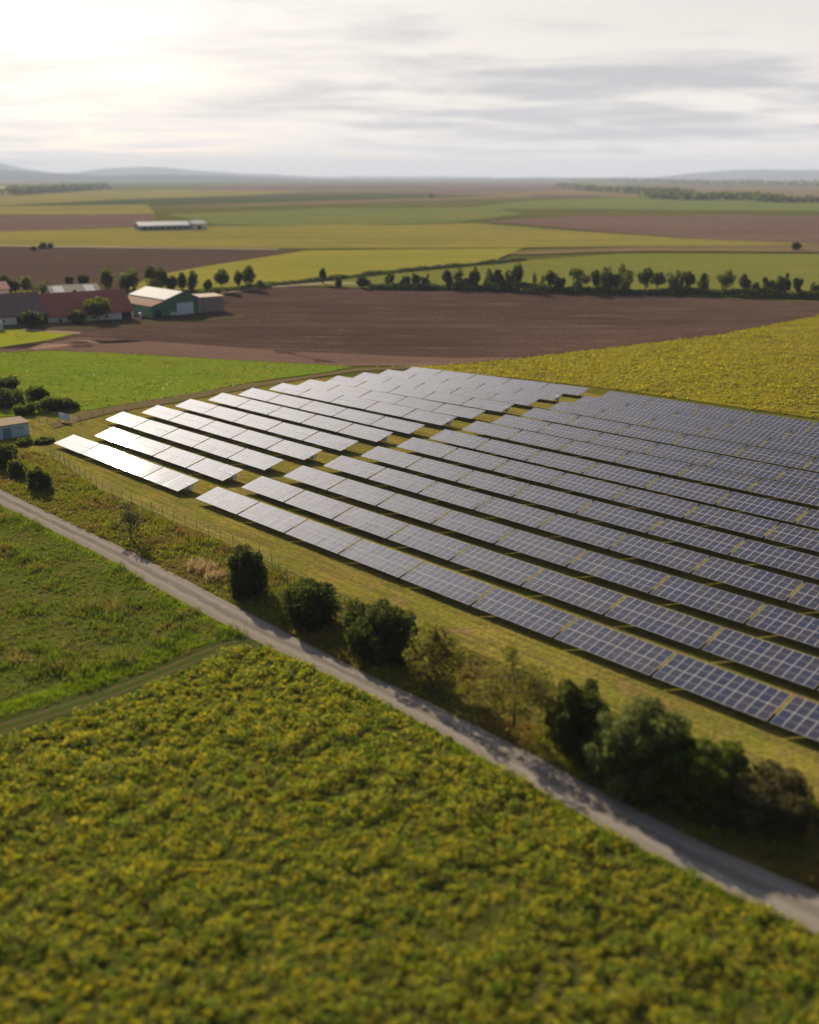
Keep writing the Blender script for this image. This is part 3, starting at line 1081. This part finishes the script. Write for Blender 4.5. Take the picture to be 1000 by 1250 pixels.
for k, (x, b, w, tp) in enumerate(row):
    asp = (b - tp) / w
    kind = 'wispy thin' if w <= 6 else 'broad dark' if w >= 17 else 'tall slim' if asp > 2 else 'small' if b - tp < 20 else 'rounded'
    lab = '%s tree, %s from the farm in the row beyond the ploughed field' % (kind, ORDW[k])
    px_tree('tree', lab, 'tree', x, b, w * (1.25 + .4 * ((k * 7) % 5) / 4), tp - 4 + ((k * 5) % 7) * .6, .0 if k % 5 in (1, 3) else .08, (L_dark, L_mid, L_dark, L_dark)[k % 4], 220 if w <= 6 else 1700, .55, 200 + k, group=TRW_G, nb=20, lump=.36)

# hedges: low strips of leaves
def hedge(name, label, pts, width, height, n, size, lm, seed):
    rng = np.random.default_rng(seed)
    P = resample([G(*q) for q in pts], 200)
    k = rng.integers(0, 199, n)
    f = rng.random(n)
    A = np.array([(p.x, p.y) for p in P])
    c = A[k] * (1 - f[:, None]) + A[k + 1] * f[:, None]
    hv = height * (.45 + .8 * vnoise(c[:, 0], c[:, 1], .12))
    c = c + rng.normal(0, width * .35, (n, 2))
    z = terrain(c[:, 0], c[:, 1]) + rng.random(n) ** .7 * hv
    C_ = np.stack([c[:, 0], c[:, 1], z], 1)
    o = link(name, quads_mesh(name, rand_quads(C_, size, rng, .5), lm))
    return tag(o, label, 'hedge')


hedge('hedge', 'low dark hedge at the feet of the row of trees', [(455, 353), (560, 354), (700, 358), (860, 360), (1000, 365), (1080, 370)], 4.5, 3.4, 14000, .7, L_dark, 301)
hedge('hedge', 'thin dark hedge line climbing between the yellow and green fields', [(320, 350), (350, 348), (480, 333.5), (600, 322.5), (640, 318)], 3.0, 2.0, 5000, .8, L_dark, 302)
hedge('hedge', 'weedy low hedge behind the farm along the track', [(140, 362), (220, 360), (300, 354), (330, 351)], 3.0, 2.0, 3500, .6, L_mid, 303)

# far single trees and woods
for k, (x, b, w, tp, lab) in enumerate([(52, 305, 12, 296, 'small dark tree beside the pale track far behind the farm'), (41, 307, 6, 301, 'tiny bush left of the small far tree by the pale track'),
                                        (62, 304, 6, 297, 'tiny bush right of the small far tree by the pale track'), (972, 306, 13, 296, 'lone dark tree beyond the tree row near the photo edge'),
                                        (1012, 352, 14, 330, 'tree beyond the last trees of the row at the photo edge'), (527, 243, 8, 236, 'lone dark tree on the far fields near the horizon')]):
    px_tree('tree', lab, 'tree', x, b, w, tp, .05, L_dark, 350, 1.6, 330 + k, nb=12)


def wood(label, pts, height, n, seed, depth):
    rng = np.random.default_rng(seed)
    P = resample([G(*q) for q in pts], 100)
    A = np.array([(p.x, p.y) for p in P])
    k = rng.integers(0, 99, n)
    f = rng.random(n)[:, None]
    c = A[k] * (1 - f) + A[k + 1] * f
    hv = height * (.5 + .8 * vnoise(c[:, 0], c[:, 1], .02))
    c = c + np.c_[rng.normal(0, 10, n), rng.uniform(0, depth, n)]
    C_ = np.c_[c, terrain(c[:, 0], c[:, 1]) + rng.random(n) ** .6 * hv]
    o = link('distant_wood', quads_mesh('distant_wood', rand_quads(C_, 9.0, rng, .5), L_dark))
    return tag(o, label, 'wood', kind='stuff')


wood('dark belt of woodland near the horizon', [(690, 229), (730, 234), (800, 237), (850, 239)], 13, 2600, 340, 200)
wood('thin line of distant woods along the horizon', [(330, 219.5), (500, 219.5), (700, 221), (900, 227), (1100, 231)], 26, 4500, 341, 600)
wood('dark trees below the hazy hills', [(-100, 240), (0, 239), (60, 235), (110, 232)], 18, 2000, 342, 250)
wood('scattered dark copses on the far fields', [(800, 243), (850, 245), (910, 244), (960, 248), (1080, 249)], 12, 900, 343, 80)

# ---------------------------------------------------------------- hills
M_hill = field_mat('wooded_hill', (.022, .034, .018), (.040, .050, .024), .0008, .2, fine=.004, fine_amt=.5, big=.0006)


def hill(label, prof, dist, depth):
    """a ridge standing at its real distance: the profile is given as pixel columns and crest rows"""
    xs = np.linspace(prof[0][0], prof[-1][0], 90)
    ys = np.interp(xs, [p[0] for p in prof], [p[1] for p in prof])
    ys = ys + (vnoise(xs, xs * 0, .05) - .5) * 1.6
    mb = MB()
    rows = []
    for x, y in zip(xs, ys):
        dx = (x - 500) / FPX
        dn = (y - 625) / FPX
        d = Vector((dx, CP - dn * SP, -SP - dn * CP))
        zc = CAMH + d.z / d.y * dist
        col = []
        for f, g in ((-1, 0), (-.75, .30), (-.4, .72), (-.15, .94), (0, 1.0), (.3, .8), (1, 0)):
            yy = dist + f * depth * (1 + .12 * math.sin(x * .021))
            col.append(mb.bm.verts.new((d.x / d.y * dist + f * depth * dx * .5, yy, -6 + (max(4, zc + 6)) * g)))
        rows.append(col)
    for a, b in zip(rows, rows[1:]):
        for k in range(len(a) - 1):
            fc = mb.bm.faces.new([a[k], b[k], b[k + 1], a[k + 1]])
            fc.smooth = True
    o = mb.build('hill', M_hill)
    return tag(o, label, kind='structure')


hill('long blue ridge on the horizon beyond the farm', [(-700, 208), (-200, 201), (0, 199), (28, 205), (70, 211), (105, 210), (130, 205), (180, 203.5), (215, 206), (260, 210), (310, 212), (380, 216), (450, 221)], 19000, 2600)
hill('lower dark hill in front of the blue ridge', [(-700, 212), (-100, 208), (0, 207), (50, 210), (110, 214), (200, 213), (300, 215), (360, 219), (420, 224)], 12000, 2000)
hill('flat topped blue hill on the horizon at the photo edge', [(640, 221), (800, 216), (850, 211), (890, 208), (940, 207), (1000, 207), (1200, 205), (1700, 214)], 17000, 2500)
hill('low distant ridge along the middle of the horizon', [(250, 219), (420, 215.5), (560, 216), (700, 217), (860, 216), (1000, 218), (1100, 221)], 21000, 2500)

# ---------------------------------------------------------------- buildings
M_wallw = simple('old_white_render', (.72, .71, .70), .9, 0, .12, .8)
M_roofg = simple('weathered_grey_tiles', (.20, .135, .130), .85, 0, .18, 1.2)
M_roofr = simple('red_roof_tiles', (.36, .125, .095), .8, 0, .16, 1.2)
M_roofw = simple('pale_metal_roof', (.27, .32, .40), .75, .0, .06, .6, .1)
M_roofb = simple('rusty_brown_roof', (.12, .05, .034), .85, 0, .15, .8, .05)
M_greenw = simple('green_cladding', (.07, .19, .115), .6, 0, .08, .7)
M_door = simple('pale_door', (.62, .72, .82), .5, 0, .05)
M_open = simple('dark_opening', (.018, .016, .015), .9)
M_blue = simple('pale_blue_wall', (.42, .58, .72), .7, 0, .08, 1.0)
M_tan = simple('tan_felt_roof', (.30, .25, .20), .9, 0, .1, spec=0)
m, t = mat('weathered_planks')
ob = t.node('ShaderNodeTexCoord').outputs['Object']
wv = t.noise(t.mapping(ob, scale=(2.2, 2.2, .08)), 1.6, 3, .7)
bsdf(t, t.ramp(wv, [(.3, (.14, .105, .09)), (.5, (.30, .25, .23)), (.7, (.46, .40, .37))]), .9, normal=bump(t, wv, .4, .05))
M_plank = m


def barn(name, label, A, B, W, eave, ridge, roofm, wallm, over=.5, ridge_f=.5, gables=True):
    """gabled building: front foot runs from A to B, W deep behind it. Local x along A-B, y backwards. Returns root and length"""
    d = (B - A)
    d.z = 0
    L = d.length
    r = empty(name, (A.x, A.y, min(tz(A.x, A.y), tz(B.x, B.y))), math.atan2(d.y, d.x))
    tag(r, label, 'building')
    rw = W * ridge_f
    sl = (ridge - eave) / rw
    mb = MB()
    mb.prism([(0, 0, -.6), (0, W, -.6), (0, W, eave), (0, rw, ridge), (0, 0, eave)], (L, 0, 0))
    mb.build('wall', wallm, r)
    mb = MB()
    th = .22
    up = .03
    e0 = eave - over * sl
    sl2 = (ridge - eave) / (W - rw)
    e1 = eave - over * sl2
    mb.prism([(-over, -over, e0 + up), (-over, rw, ridge + up), (-over, rw, ridge + up + th), (-over, -over, e0 + up + th)], (L + 2 * over, 0, 0))
    mb.prism([(-over, rw + .003, ridge + up), (-over, W + over, e1 + up), (-over, W + over, e1 + up + th), (-over, rw + .003, ridge + up + th)], (L + 2 * over, 0, 0))
    mb.build('roof', roofm, r)
    return r, L


def opening(root, name, m, x0, x1, z0, z1, y=-.04, d=.03, mats=None):
    mb = MB()
    mb.box(x0, x1, y, y + d, z0, z1)
    return mb.build(name, m, root)


# grey-roofed and red-roofed barn in one line
A = G(-46, 401)
B = G(163, 389.5)
Mid = A.lerp(B, .47)
g_, L = barn('grey_barn', 'long low barn with weathered grey roof and white walls', A, Mid, 15, 3.2, 9.6, M_roofg, M_wallw)
opening(g_, 'gateway', M_open, L * .64, L * .64 + 4.2, 0, 2.7)
opening(g_, 'gateway', M_open, L * .90, L * .90 + 3.4, 0, 2.6)
for fx in (.12, .3, .46, .8):
    w_ = opening(g_, 'window', M_wallw, L * fx, L * fx + 1.1, 1.1, 2.1, -.03, .02)
    mb = MB()
    mb.box(L * fx + .1, L * fx + 1.0, -.045, -.032, 1.2, 2.0)
    mb.build('pane', M_open, w_)
A2 = Mid + (B - A).normalized() * .6
r_, L = barn('red_barn', 'long barn with red tiled roof beside the grey barn', A2, B, 15, 3.2, 9.9, M_roofr, M_wallw)
opening(r_, 'gateway', M_open, L * .86, L * .86 + 3.6, 0, 2.8)
opening(r_, 'door', M_door, L * .80, L * .80 + 1.2, 0, 2.2)
for fx in (.12, .22, .52, .66):
    w_ = opening(r_, 'window', M_wallw, L * fx, L * fx + 1.1, 1.1, 2.1, -.03, .02)
    mb = MB()
    mb.box(L * fx + .1, L * fx + 1.0, -.045, -.032, 1.2, 2.0)
    mb.build('pane', M_open, w_)
mb = MB()
mb.box(L * .4, L * .4 + .8, 7.0, 7.8, 9.2, 11.0)
mb.build('chimney', M_roofr, r_)

# grey hall behind the ridge
A = G(66, 377)
B = G(125, 375)
h_, L = barn('metal_hall', 'hall with grey roof and painted white glints behind the barn ridges', A, B, 16, 5.6, 8.2, simple('grey_sheet_roof', (.15, .145, .15), .8), M_plank)
mb = MB()
mb.prism([(L * .05, 1.0, 6.3), (L * .05, 6.4, 8.05), (L * .05, 6.4, 8.2), (L * .05, 1.0, 6.45)], (L * .22, 0, 0))
mb.build('roof_glint', M_wallw, h_)  # white plate standing in for a glint of light on the roof
mb = MB()
mb.prism([(L * .7, 1.0, 6.3), (L * .7, 6.4, 8.05), (L * .7, 6.4, 8.2), (L * .7, 1.0, 6.45)], (L * .2, 0, 0))
mb.build('roof_glint', M_wallw, h_)  # second painted glint, a white plate near the other end
for fx in (.2, .6):
    opening(h_, 'window', M_open, L * fx, L * fx + 2, 3.2, 4.6)
A = G(-40, 380)
B = G(14, 378)
h2, L = barn('farmhouse', 'red roofed farmhouse at the photo edge behind the grey barn', A, B, 12, 7.6, 9.7, M_roofr, M_wallw)
opening(h2, 'window', M_open, L * .7, L * .7 + 1.2, 4.2, 5.6)

# green hall: gable end towards us, lean-to on the sunny side
A = G(186, 388.5)
B = G(242, 382.5)
d = (B - A)
d.z = 0
L = d.length
hall = empty('green_hall', (A.x, A.y, min(A.z, B.z)), math.atan2(d.y, d.x))
tag(hall, 'green clad farm hall with white roof and wide pale door', 'building')
DEP = 25.0
x0, xr = L * .30, L * .68
mb = MB()
mb.prism([(x0, 0, -.6), (L, 0, -.6), (L, 0, 6.0), (xr, 0, 8.3), (x0, 0, 6.0)], (0, DEP, 0))
mb.build('wall', M_greenw, hall)
mb = MB()
mb.prism([(0, .02, -.6), (x0 - .01, .02, -.6), (x0 - .01, .02, 5.7), (0, .02, 4.1)], (0, .2, 0))
mb.box(.02, .2, .25, DEP * .5, -.6, 4.08)
mb.box(0.01, .21, DEP * .72, DEP - .1, -.6, 4.08)
mb.build('lean_to_wall', M_greenw, hall)
mb = MB()
sl = (8.3 - 6.0) / (xr - x0)
mb.prism([(x0 - .4, -.5, 6.0 - .4 * sl + .04), (xr, -.5, 8.34), (xr, -.5, 8.6), (x0 - .4, -.5, 6.0 - .4 * sl + .3)], (0, DEP + 1, 0))
sl = (8.3 - 6.0) / (L - xr)
mb.prism([(xr + .003, -.5, 8.34), (L + .4, -.5, 6.04 - .4 * sl), (L + .4, -.5, 6.3 - .4 * sl), (xr + .003, -.5, 8.6)], (0, DEP + 1, 0))
mb.build('roof', M_roofw, hall)
mb = MB()
mb.prism([(-.5, -.5, 4.0), (x0 - .42, -.5, 5.62), (x0 - .42, -.5, 5.84), (-.5, -.5, 4.22)], (0, DEP + 1, 0))
mb.build('lean_to_roof', M_roofb, hall)
dr = opening(hall, 'door', M_door, L * .54, L * .90, 0, 4.5, -.08, .06)
mb = MB()
for k in range(1, 4):
    xx = L * (.54 + .09 * k)
    mb.box(xx - .03, xx + .03, -.11, -.082, .05, 4.45)
mb.build('door_rail', M_steel, dr)
opening(hall, 'side_door', M_open, L * .06, L * .2, 0, 2.6, -.05, .06)
for k, xx in enumerate((.6, 2.2, 3.8)):
    pass
# weathered wooden shed
A = G(243, 382.5)
B = G(274, 380)
d = B - A
d.z = 0
L = d.length
shed = empty('plank_shed', (A.x, A.y, min(A.z, B.z)), math.atan2(d.y, d.x))
tag(shed, 'weathered grey plank shed with flat roof beside the green hall', 'building')
mb = MB()
mb.box(0, L, 0, 9, -.6, 5.7)
mb.build('wall', M_plank, shed)
mb = MB()
mb.prism([(-.3, -.3, 5.72), (-.3, 9.3, 5.95), (-.3, 9.3, 6.1), (-.3, -.3, 5.87)], (L + .6, 0, 0))
mb.build('roof', M_roofg, shed)
opening(shed, 'door', M_plank, L * .35, L * .68, 0, 3.4, -.06, .05)

# things in the yard
def crate(name, label, cat, px, py, w, d, h, mats):
    p = G(px, py)
    r = empty(name, p, random.uniform(-.4, .4))
    tag(r, label, cat)
    return r


p = G(213, 386.5)
tr_ = empty('trailer', p, .35)
tag(tr_, 'small white trailer parked before the green hall', 'trailer')
mb = MB()
mb.box(-1.4, 1.4, -.8, .8, .55, 1.5)
mb.box(-1.45, 1.45, -.85, .85, 1.502, 1.58)
mb.build('body', simple('white_paint', (.6, .62, .64), .5), tr_)
for s in (-1, 1):
    mb = MB()
    mb.tube([(0, s * .82, .35), (0, s * 1.0, .35)], [.35, .35], 14)
    mb.build('wheel', M_dark, tr_)
mb = MB()
mb.tube([(-1.4, 0, .5), (-2.6, 0, .45)], [.05, .05], 6)
mb.build('drawbar', M_steel, tr_)
p = G(172, 389.5)
tk = empty('water_tank', p, .1)
tag(tk, 'upright white tank standing outside the lean-to', 'tank')
mb = MB()
mb.tube([(0, 0, .25), (0, 0, .3), (0, 0, 1.9), (0, 0, 2.05), (0, 0, 2.2)], [.5, .55, .55, .45, .15], 16)
mb.build('body', simple('white_plastic', (.62, .62, .6), .5), tk)
mb = MB()
mb.box(-.55, .55, -.55, .55, -.1, .249)
mb.build('base', M_steel, tk)
p = G(26, 412)
gl_ = empty('goal', p, .25)
tag(gl_, 'small pale goal frame standing on the lawn', 'goal')
mb = MB()
for x_ in (-1.5, 1.5):
    mb.tube([(x_, 0, -.1), (x_, 0, 2.0)], [.06, .06], 6)
    mb.tube([(x_, .06, 1.98), (x_, 1.0, 0)], [.045, .045], 6)
mb.tube([(-1.58, 0, 2.03), (1.58, 0, 2.03)], [.06, .06], 6)
mb.build('frame', simple('goal_paint', (.6, .5, .4), .6), gl_)
mb = MB()
for k in range(13):
    x_ = -1.45 + k * 2.9 / 12
    mb.tube([(x_, .12, 1.9), (x_, .98, .08)], [.012, .012], 4)
for k in range(7):
    f = k / 6
    mb.tube([(-1.45, .12 + .86 * f, 1.9 - 1.82 * f), (1.45, .12 + .86 * f, 1.9 - 1.82 * f)], [.012, .012], 4)
mb.build('net', simple('net_cord', (.45, .42, .38), .8), gl_)
p = G(0, 404)
ka = empty('kiosk', p, .2)
tag(ka, 'tiny pale blue garden shed at the photo edge by the lawn', 'shed')
mb = MB()
mb.box(-1.6, .9, -1, 1, -.1, 2.6)
mb.build('wall', M_blue, ka)
mb = MB()
mb.prism([(-1.8, -1.25, 2.62), (-1.8, 0, 3.3), (-1.8, 1.25, 2.62)], (2.9, 0, 0))
mb.build('roof', M_wallw, ka)

# far long sheds
p0, p1 = G(171, 282.5), G(234, 281)
b1, L = barn('livestock_shed', 'long low livestock shed with pale roof far behind the farm', p0, p1, 20, 4.6, 7.4, simple('blue_grey_sheet', (.42, .46, .52), .6), simple('grey_wall', (.22, .24, .27), .8), .8)
for k in range(8):
    opening(b1, 'window', M_open, L * (.06 + .115 * k), L * (.06 + .115 * k) + 3.0, 1.4, 3.0)
p0, p1 = G(236, 281), G(253, 280.4)
b2, L = barn('livestock_shed', 'short white gabled shed at the end of the long livestock shed', p0, p1, 18, 5.4, 7.6, M_roofw, M_wallw, .6)
opening(b2, 'door', M_open, L * .3, L * .6, 0, 3.6)

# blue hut by the fence
A = G(-22, 541)
B = G(36.5, 531.5)
d = B - A
d.z = 0
L = d.length
hut = empty('blue_hut', (A.x, A.y, min(A.z, B.z)), math.atan2(d.y, d.x))
tag(hut, 'pale blue walled transformer hut with flat tan roof at the fence', 'hut')
mb = MB()
mb.box(0, L, 0, 4.6, -.5, 2.55)
mb.build('wall', M_blue, hut)
mb = MB()
mb.prism([(-.25, -.3, 2.552), (-.25, 4.9, 2.75), (-.25, 4.9, 2.95), (-.25, -.3, 2.72)], (L + .5, 0, 0))
mb.build('roof', M_tan, hut)
dr = opening(hut, 'door', simple('blue_door', (.13, .27, .36), .6), L * .45, L * .62, 0, 2.1, -.05, .045)
mb = MB()
mb.box(L * .60, L * .61, -.09, -.052, .95, 1.1)
mb.build('handle', M_steel, dr)
opening(hut, 'vent', M_steel, L * .75, L * .9, 1.5, 2.0, -.04, .035)


# ---------------------------------------------------------------- fence round the park
def fence(label, pts, step=3.0, h=1.9):
    P = resample(pts, max(2, int(sum((b - a).length for a, b in zip(pts, pts[1:])) / step) + 1))
    r = empty('wire_fence', (P[0].x, P[0].y, tz(P[0].x, P[0].y)))
    tag(r, label, 'fence')
    o = Vector(r.location)
    for p in P:
        link('fence_post', ME_FP, r, Vector((p.x, p.y, tz(p.x, p.y))) - o)
    mb = MB()
    for hz in (.25, .65, 1.05, 1.45, 1.8):
        mb.tube([Vector((p.x, p.y, tz(p.x, p.y) + hz)) - o for p in P], [.006] * len(P), 3)
    sub = resample(P, len(P) * 8)
    for p in sub:
        q = Vector((p.x, p.y, tz(p.x, p.y))) - o
        mb.tube([q + Vector((0, 0, .25)), q + Vector((0, 0, 1.8))], [.003, .003], 3)
    mb.build('wire_netting', M_dark, r)
    return r


mb = MB()
mb.tube([(0, 0, -.3), (0, 0, 1.9)], [.032, .032], 6)
ME_FP = mb.mesh('fence_post', simple('fence_post_wood', (.06, .05, .04), .9))
FENCE_PX = [(62, 556), (125, 602), (244, 652), (330, 690)]
fp = [G(*q) for q in FENCE_PX]
fd = (fp[-1] - fp[-2]).normalized()
last = fp[-1]
fence('wire fence on thin posts between the rough verge and solar tables', [Vector((p.x, p.y, 0)) for p in fp] + [uv2w(-90, 60.5), uv2w(-60, 60.0), uv2w(-20, 59.5), uv2w(10, 59)])
fence('short wire fence beside the blue hut and gate', [Vector((q.x, q.y, 0)) for q in (G(40, 524), G(58, 517), G(72, 514))], 2.0)
fence('wire fence between the dirt track and the silvery tables', [Vector((q.x, q.y, 0)) for q in (G(86, 517), G(100, 519), G(130, 510), G(168, 499))], 3.0)
p0, p1 = G(73, 515), G(86, 517)
d = p1 - p0
d.z = 0
L = d.length
gt = empty('gate', (p0.x, p0.y, p0.z), math.atan2(d.y, d.x))
tag(gt, 'tubular fence gate beside the blue hut with pale panel', 'gate')
mb = MB()
for x_ in (0, L):
    mb.tube([(x_, 0, -.2), (x_, 0, 2.0)], [.05, .05], 8)
for z_ in (.2, 1.0, 1.9):
    mb.tube([(.05, 0, z_), (L - .05, 0, z_)], [.03, .03], 6)
mb.build('gate_frame', M_steel, gt)
mb = MB()
mb.box(.15, L - .1, -.06, -.035, .75, 1.85)
mb.build('panel', M_blue, gt)

# ---------------------------------------------------------------- plants that nobody could count
rng = np.random.default_rng(77)
roadpoly = [(p.x, p.y) for p in EU] + [(p.x, p.y) for p in reversed(EL)]
trackpoly = [(p.x, p.y) for p in TA] + [(p.x, p.y) for p in reversed(TB)]
elw = [(p.x, p.y) for p in EL]
# where the side track leaves the road
ti = min(range(len(C)), key=lambda i: min((C[i] - e).length for e in EL))
tc_ = [(p.x, p.y) for p in C[ti:]]
ei = min(range(len(EL)), key=lambda i: (EL[i] - C[ti]).length)
crop_poly = tc_[::-1] + elw[ei:] + [(70, 18), (-20, 22), (-75, 45)]
mead_poly = elw[:ei + 1] + tc_ + [(-130, 90)]

# meadow between road and side track
P = scatter(mead_poly, 5.0, rng, [trackpoly, roadpoly])
P = P[np.hypot(P[:, 0], P[:, 1]) < 190]
hn = .10 + 1.45 * vnoise(P[:, 0], P[:, 1], .30) ** 1.5 * vnoise(P[:, 0], P[:, 1], .8)
Q = blades(P, 7, hn, .085, 1.0, rng, .22)
k = rng.random(len(P)) < .2
Q2 = clumps(P[k], 9, .3, hn[k] * 1.3, .16, rng, .8)
M_mead = leaf_mat('meadow_blades', [(.052, .088, .011), (.096, .142, .017), (.165, .195, .030)], .45, [(.15, .125, .036), (.22, .175, .055), (.085, .085, .024)], .30, (.50, .64))
tag(link('meadow_grass', quads_mesh('meadow_grass', np.concatenate([Q, Q2]), M_mead)), 'rough green meadow grass left of the gravel road', 'grass', kind='stuff')
M_gnd2 = field_mat('meadow_floor', (.060, .085, .014), (.100, .095, .026), .3, .2, fine=1.5)
sheet('meadow', mead_poly, M_gnd2, .02, 'rough green meadow beside the gravel road', world=True)

# brighter mown edge of the side track and of the road
side = []
for i in range(ti, len(C) - 1):
    a_, b_ = C[i], C[i + 1]
    sg = 1 if (Vector((-40, 110, 0)) - C[-1]).dot(nrm[-1]) > 0 else -1
    for _ in range(int((b_ - a_).length * 34)):
        q = a_.lerp(b_, rng.random()) + nrm[i] * sg * (2.0 + 2.4 * rng.random())
        side.append((q.x, q.y))
for a_, b_ in zip(EL, EL[1:]):
    d_ = (b_ - a_).normalized()
    for _ in range(int((b_ - a_).length * 10)):
        q = a_.lerp(b_, rng.random()) + Vector((-d_.y, d_.x, 0)) * (-.15 - 1.0 * rng.random() ** 1.5) * (1 if (EU[5] - EL[5]).dot(Vector((-d_.y, d_.x, 0))) > 0 else -1)
        side.append((q.x, q.y))
side = np.array(side)
side = side[~in_poly(side[:, 0], side[:, 1], trackpoly) & ~in_poly(side[:, 0], side[:, 1], roadpoly)]
P = np.c_[side, terrain(side[:, 0], side[:, 1])]
Q = blades(P, 6, .18 + .25 * vnoise(P[:, 0], P[:, 1], .5), .07, .9, rng, .18)
tag(link('edge_grass', quads_mesh('edge_grass', Q, leaf_mat('edge_blades', [(.095, .175, .012), (.150, .225, .018), (.215, .26, .03)], .48))), 'vivid green grass edging the track and the road', 'grass', kind='stuff')

# leafy yellow crop in front
P = scatter(crop_poly, 3.4, rng, [trackpoly, roadpoly])
P = P[np.hypot(P[:, 0], P[:, 1]) < 150]
big = vnoise(P[:, 0], P[:, 1], .16)
sm = vnoise(P[:, 0], P[:, 1], .75)
hn = .10 + .25 * big + 1.5 * sm * sm * vnoise(P[:, 0] + 50, P[:, 1], .35)
Q = clumps(P, 28, .28 + .34 * sm, hn, .145, rng, .9)
M_crop = leaf_mat('crop_leaves', [(.075, .125, .018), (.130, .190, .024), (.22, .255, .038)], .5, [(.34, .300, .038), (.23, .24, .030), (.44, .350, .050)], .95, (.42, .61))
tag(link('crop_plants', quads_mesh('crop_plants', Q, M_crop)), 'leafy green and yellow crop filling the near field', 'crop', kind='stuff')
M_gnd3 = field_mat('crop_floor', (.050, .060, .012), (.075, .070, .018), .2, .2, fine=2.0)
sheet('crop_field', crop_poly, M_gnd3, .02, 'near field of leafy yellow green crop', world=True)

# verge between the road and the fence
verge_poly = [(p.x, p.y) for p in EU] + [tuple(uv2w(40, 62.5))[:2], tuple(uv2w(-40, 62.5))[:2], tuple(uv2w(-90, 62.5))[:2]] + [(fp[i].x, fp[i].y) for i in (3, 2, 1, 0)] + [(G(0, 545).x, G(0, 545).y), (G(-80, 545).x, G(-80, 545).y)]
P = scatter(verge_poly, 6.0, rng)
P = P[np.hypot(P[:, 0], P[:, 1]) < 230]
hn = .16 + 1.3 * vnoise(P[:, 0], P[:, 1], .2) ** 1.3 * vnoise(P[:, 0], P[:, 1], .7)
Q = blades(P, 6, hn, .055, .8, rng, .2)
k = rng.random(len(P)) < .28
Q2 = clumps(P[k], 10, .35, hn[k] * 1.5, .17, rng, .7)
M_verge = leaf_mat('verge_blades', [(.080, .115, .012), (.145, .165, .018), (.215, .195, .030)], .45, [(.200, .145, .040), (.165, .105, .038), (.110, .105, .022)], .14, (.47, .60))
tag(link('verge_grass', quads_mesh('verge_grass', np.concatenate([Q, Q2]), M_verge)), 'tall rough grass and weeds between road and fence', 'grass', kind='stuff')
sheet('verge', verge_poly, field_mat('verge_floor', (.075, .075, .016), (.100, .075, .028), .2, .4, fine=1.6), .025, 'weedy verge between the gravel road and the fence', world=True)

# tussocks of park grass between the tables
park_poly = [tuple(q)[:2] for q in PARK]
P = scatter(park_poly, 1.6, rng)
P = P[(P[:, 1] > 0) & (P[:, 0] / np.maximum(P[:, 1], 1) < .62)]
hn = .07 + .16 * vnoise(P[:, 0], P[:, 1], .35)
Q = blades(P, 6, hn, .07, 1.2, rng, .3)
M_pk = leaf_mat('park_blades', [(.150, .155, .026), (.22, .195, .038), (.30, .235, .055)], .4, [(.28, .17, .08), (.24, .18, .060), (.17, .145, .04)], .3, (.52, .64))
tag(link('park_tussocks', quads_mesh('park_tussocks', Q, M_pk)), 'short yellowish grass tufts around the solar tables', 'grass', kind='stuff')

# yellow crop behind the tables
P = scatter([(p.x, p.y) for p in YCROP_W], .75, rng)
P = P[(P[:, 0] / P[:, 1] < .62)]
hn = .25 + .6 * vnoise(P[:, 0], P[:, 1], .25)
Q = clumps(P, 10, .5, hn, .30, rng, 1.0)
M_yc = leaf_mat('yellow_crop_leaves', [(.180, .205, .024), (.27, .26, .032), (.37, .315, .042)], .42, [(.110, .140, .022), (.185, .185, .030), (.26, .20, .05)], .12, (.54, .66))
tag(link('yellow_crop', quads_mesh('yellow_crop', Q, M_yc)), 'patchy yellow crop growing behind the solar tables', 'crop', kind='stuff')

# green crop behind the silvery tables
P = scatter([(p.x, p.y) for p in [G(*q) for q in GREENF]], .5, rng)
P = P[P[:, 0] / P[:, 1] > -.62]
Q = clumps(P, 6, .7, .10 + .25 * vnoise(P[:, 0], P[:, 1], .12), .42, rng, .8)
M_gc = leaf_mat('green_crop_leaves', [(.110, .190, .018), (.150, .225, .022), (.205, .245, .030)], .42, [(.155, .175, .026), (.20, .205, .034), (.24, .22, .045)], .02, (.44, .58))
tag(link('green_crop', quads_mesh('green_crop', Q, M_gc)), 'young green crop in the field behind the silvery tables', 'crop', kind='stuff')

# dry feathery grasses by the oval tree
M_dry = leaf_mat('dry_plumes', [(.28, .21, .12), (.36, .27, .16), (.22, .16, .08)], .4)
for k, (x, y, lab) in enumerate([(240, 692, 'pale dry grass clump farther from the oval tree'), (262, 706, 'pale dry grass clump nearest the oval tree'), (254, 697, 'pale dry grass clump between the two others')]):
    p = G(x, y)
    rg = np.random.default_rng(400 + k)
    n = 22
    a = np.c_[rg.normal(0, .65, (n, 2)), np.zeros(n)]
    o = empty('dry_grass_clump', p)
    tag(o, lab, 'grass clump', 'pale dry grass clumps')
    link('plumes', quads_mesh('plumes', blades(a, 14, 1.0, .08, .8, rg, .18), M_dry), o)

# ---------------------------------------------------------------- haze
HAZE = 0.000075
m, t = mat('haze_air')
pv = t.node('ShaderNodeVolumePrincipled')
pv.inputs['Color'].default_value = (.58, .70, 1.0, 1)
pv.inputs['Density'].default_value = HAZE
pv.inputs['Anisotropy'].default_value = .0
t.l.new(pv.outputs[0], t.out.inputs['Volume'])
mb = MB()
mb.box(-26000, 26000, -26000, 26000, -8.5, 360)
tag(mb.build('haze', m), 'thin evening haze over the plain', 'haze', kind='stuff')
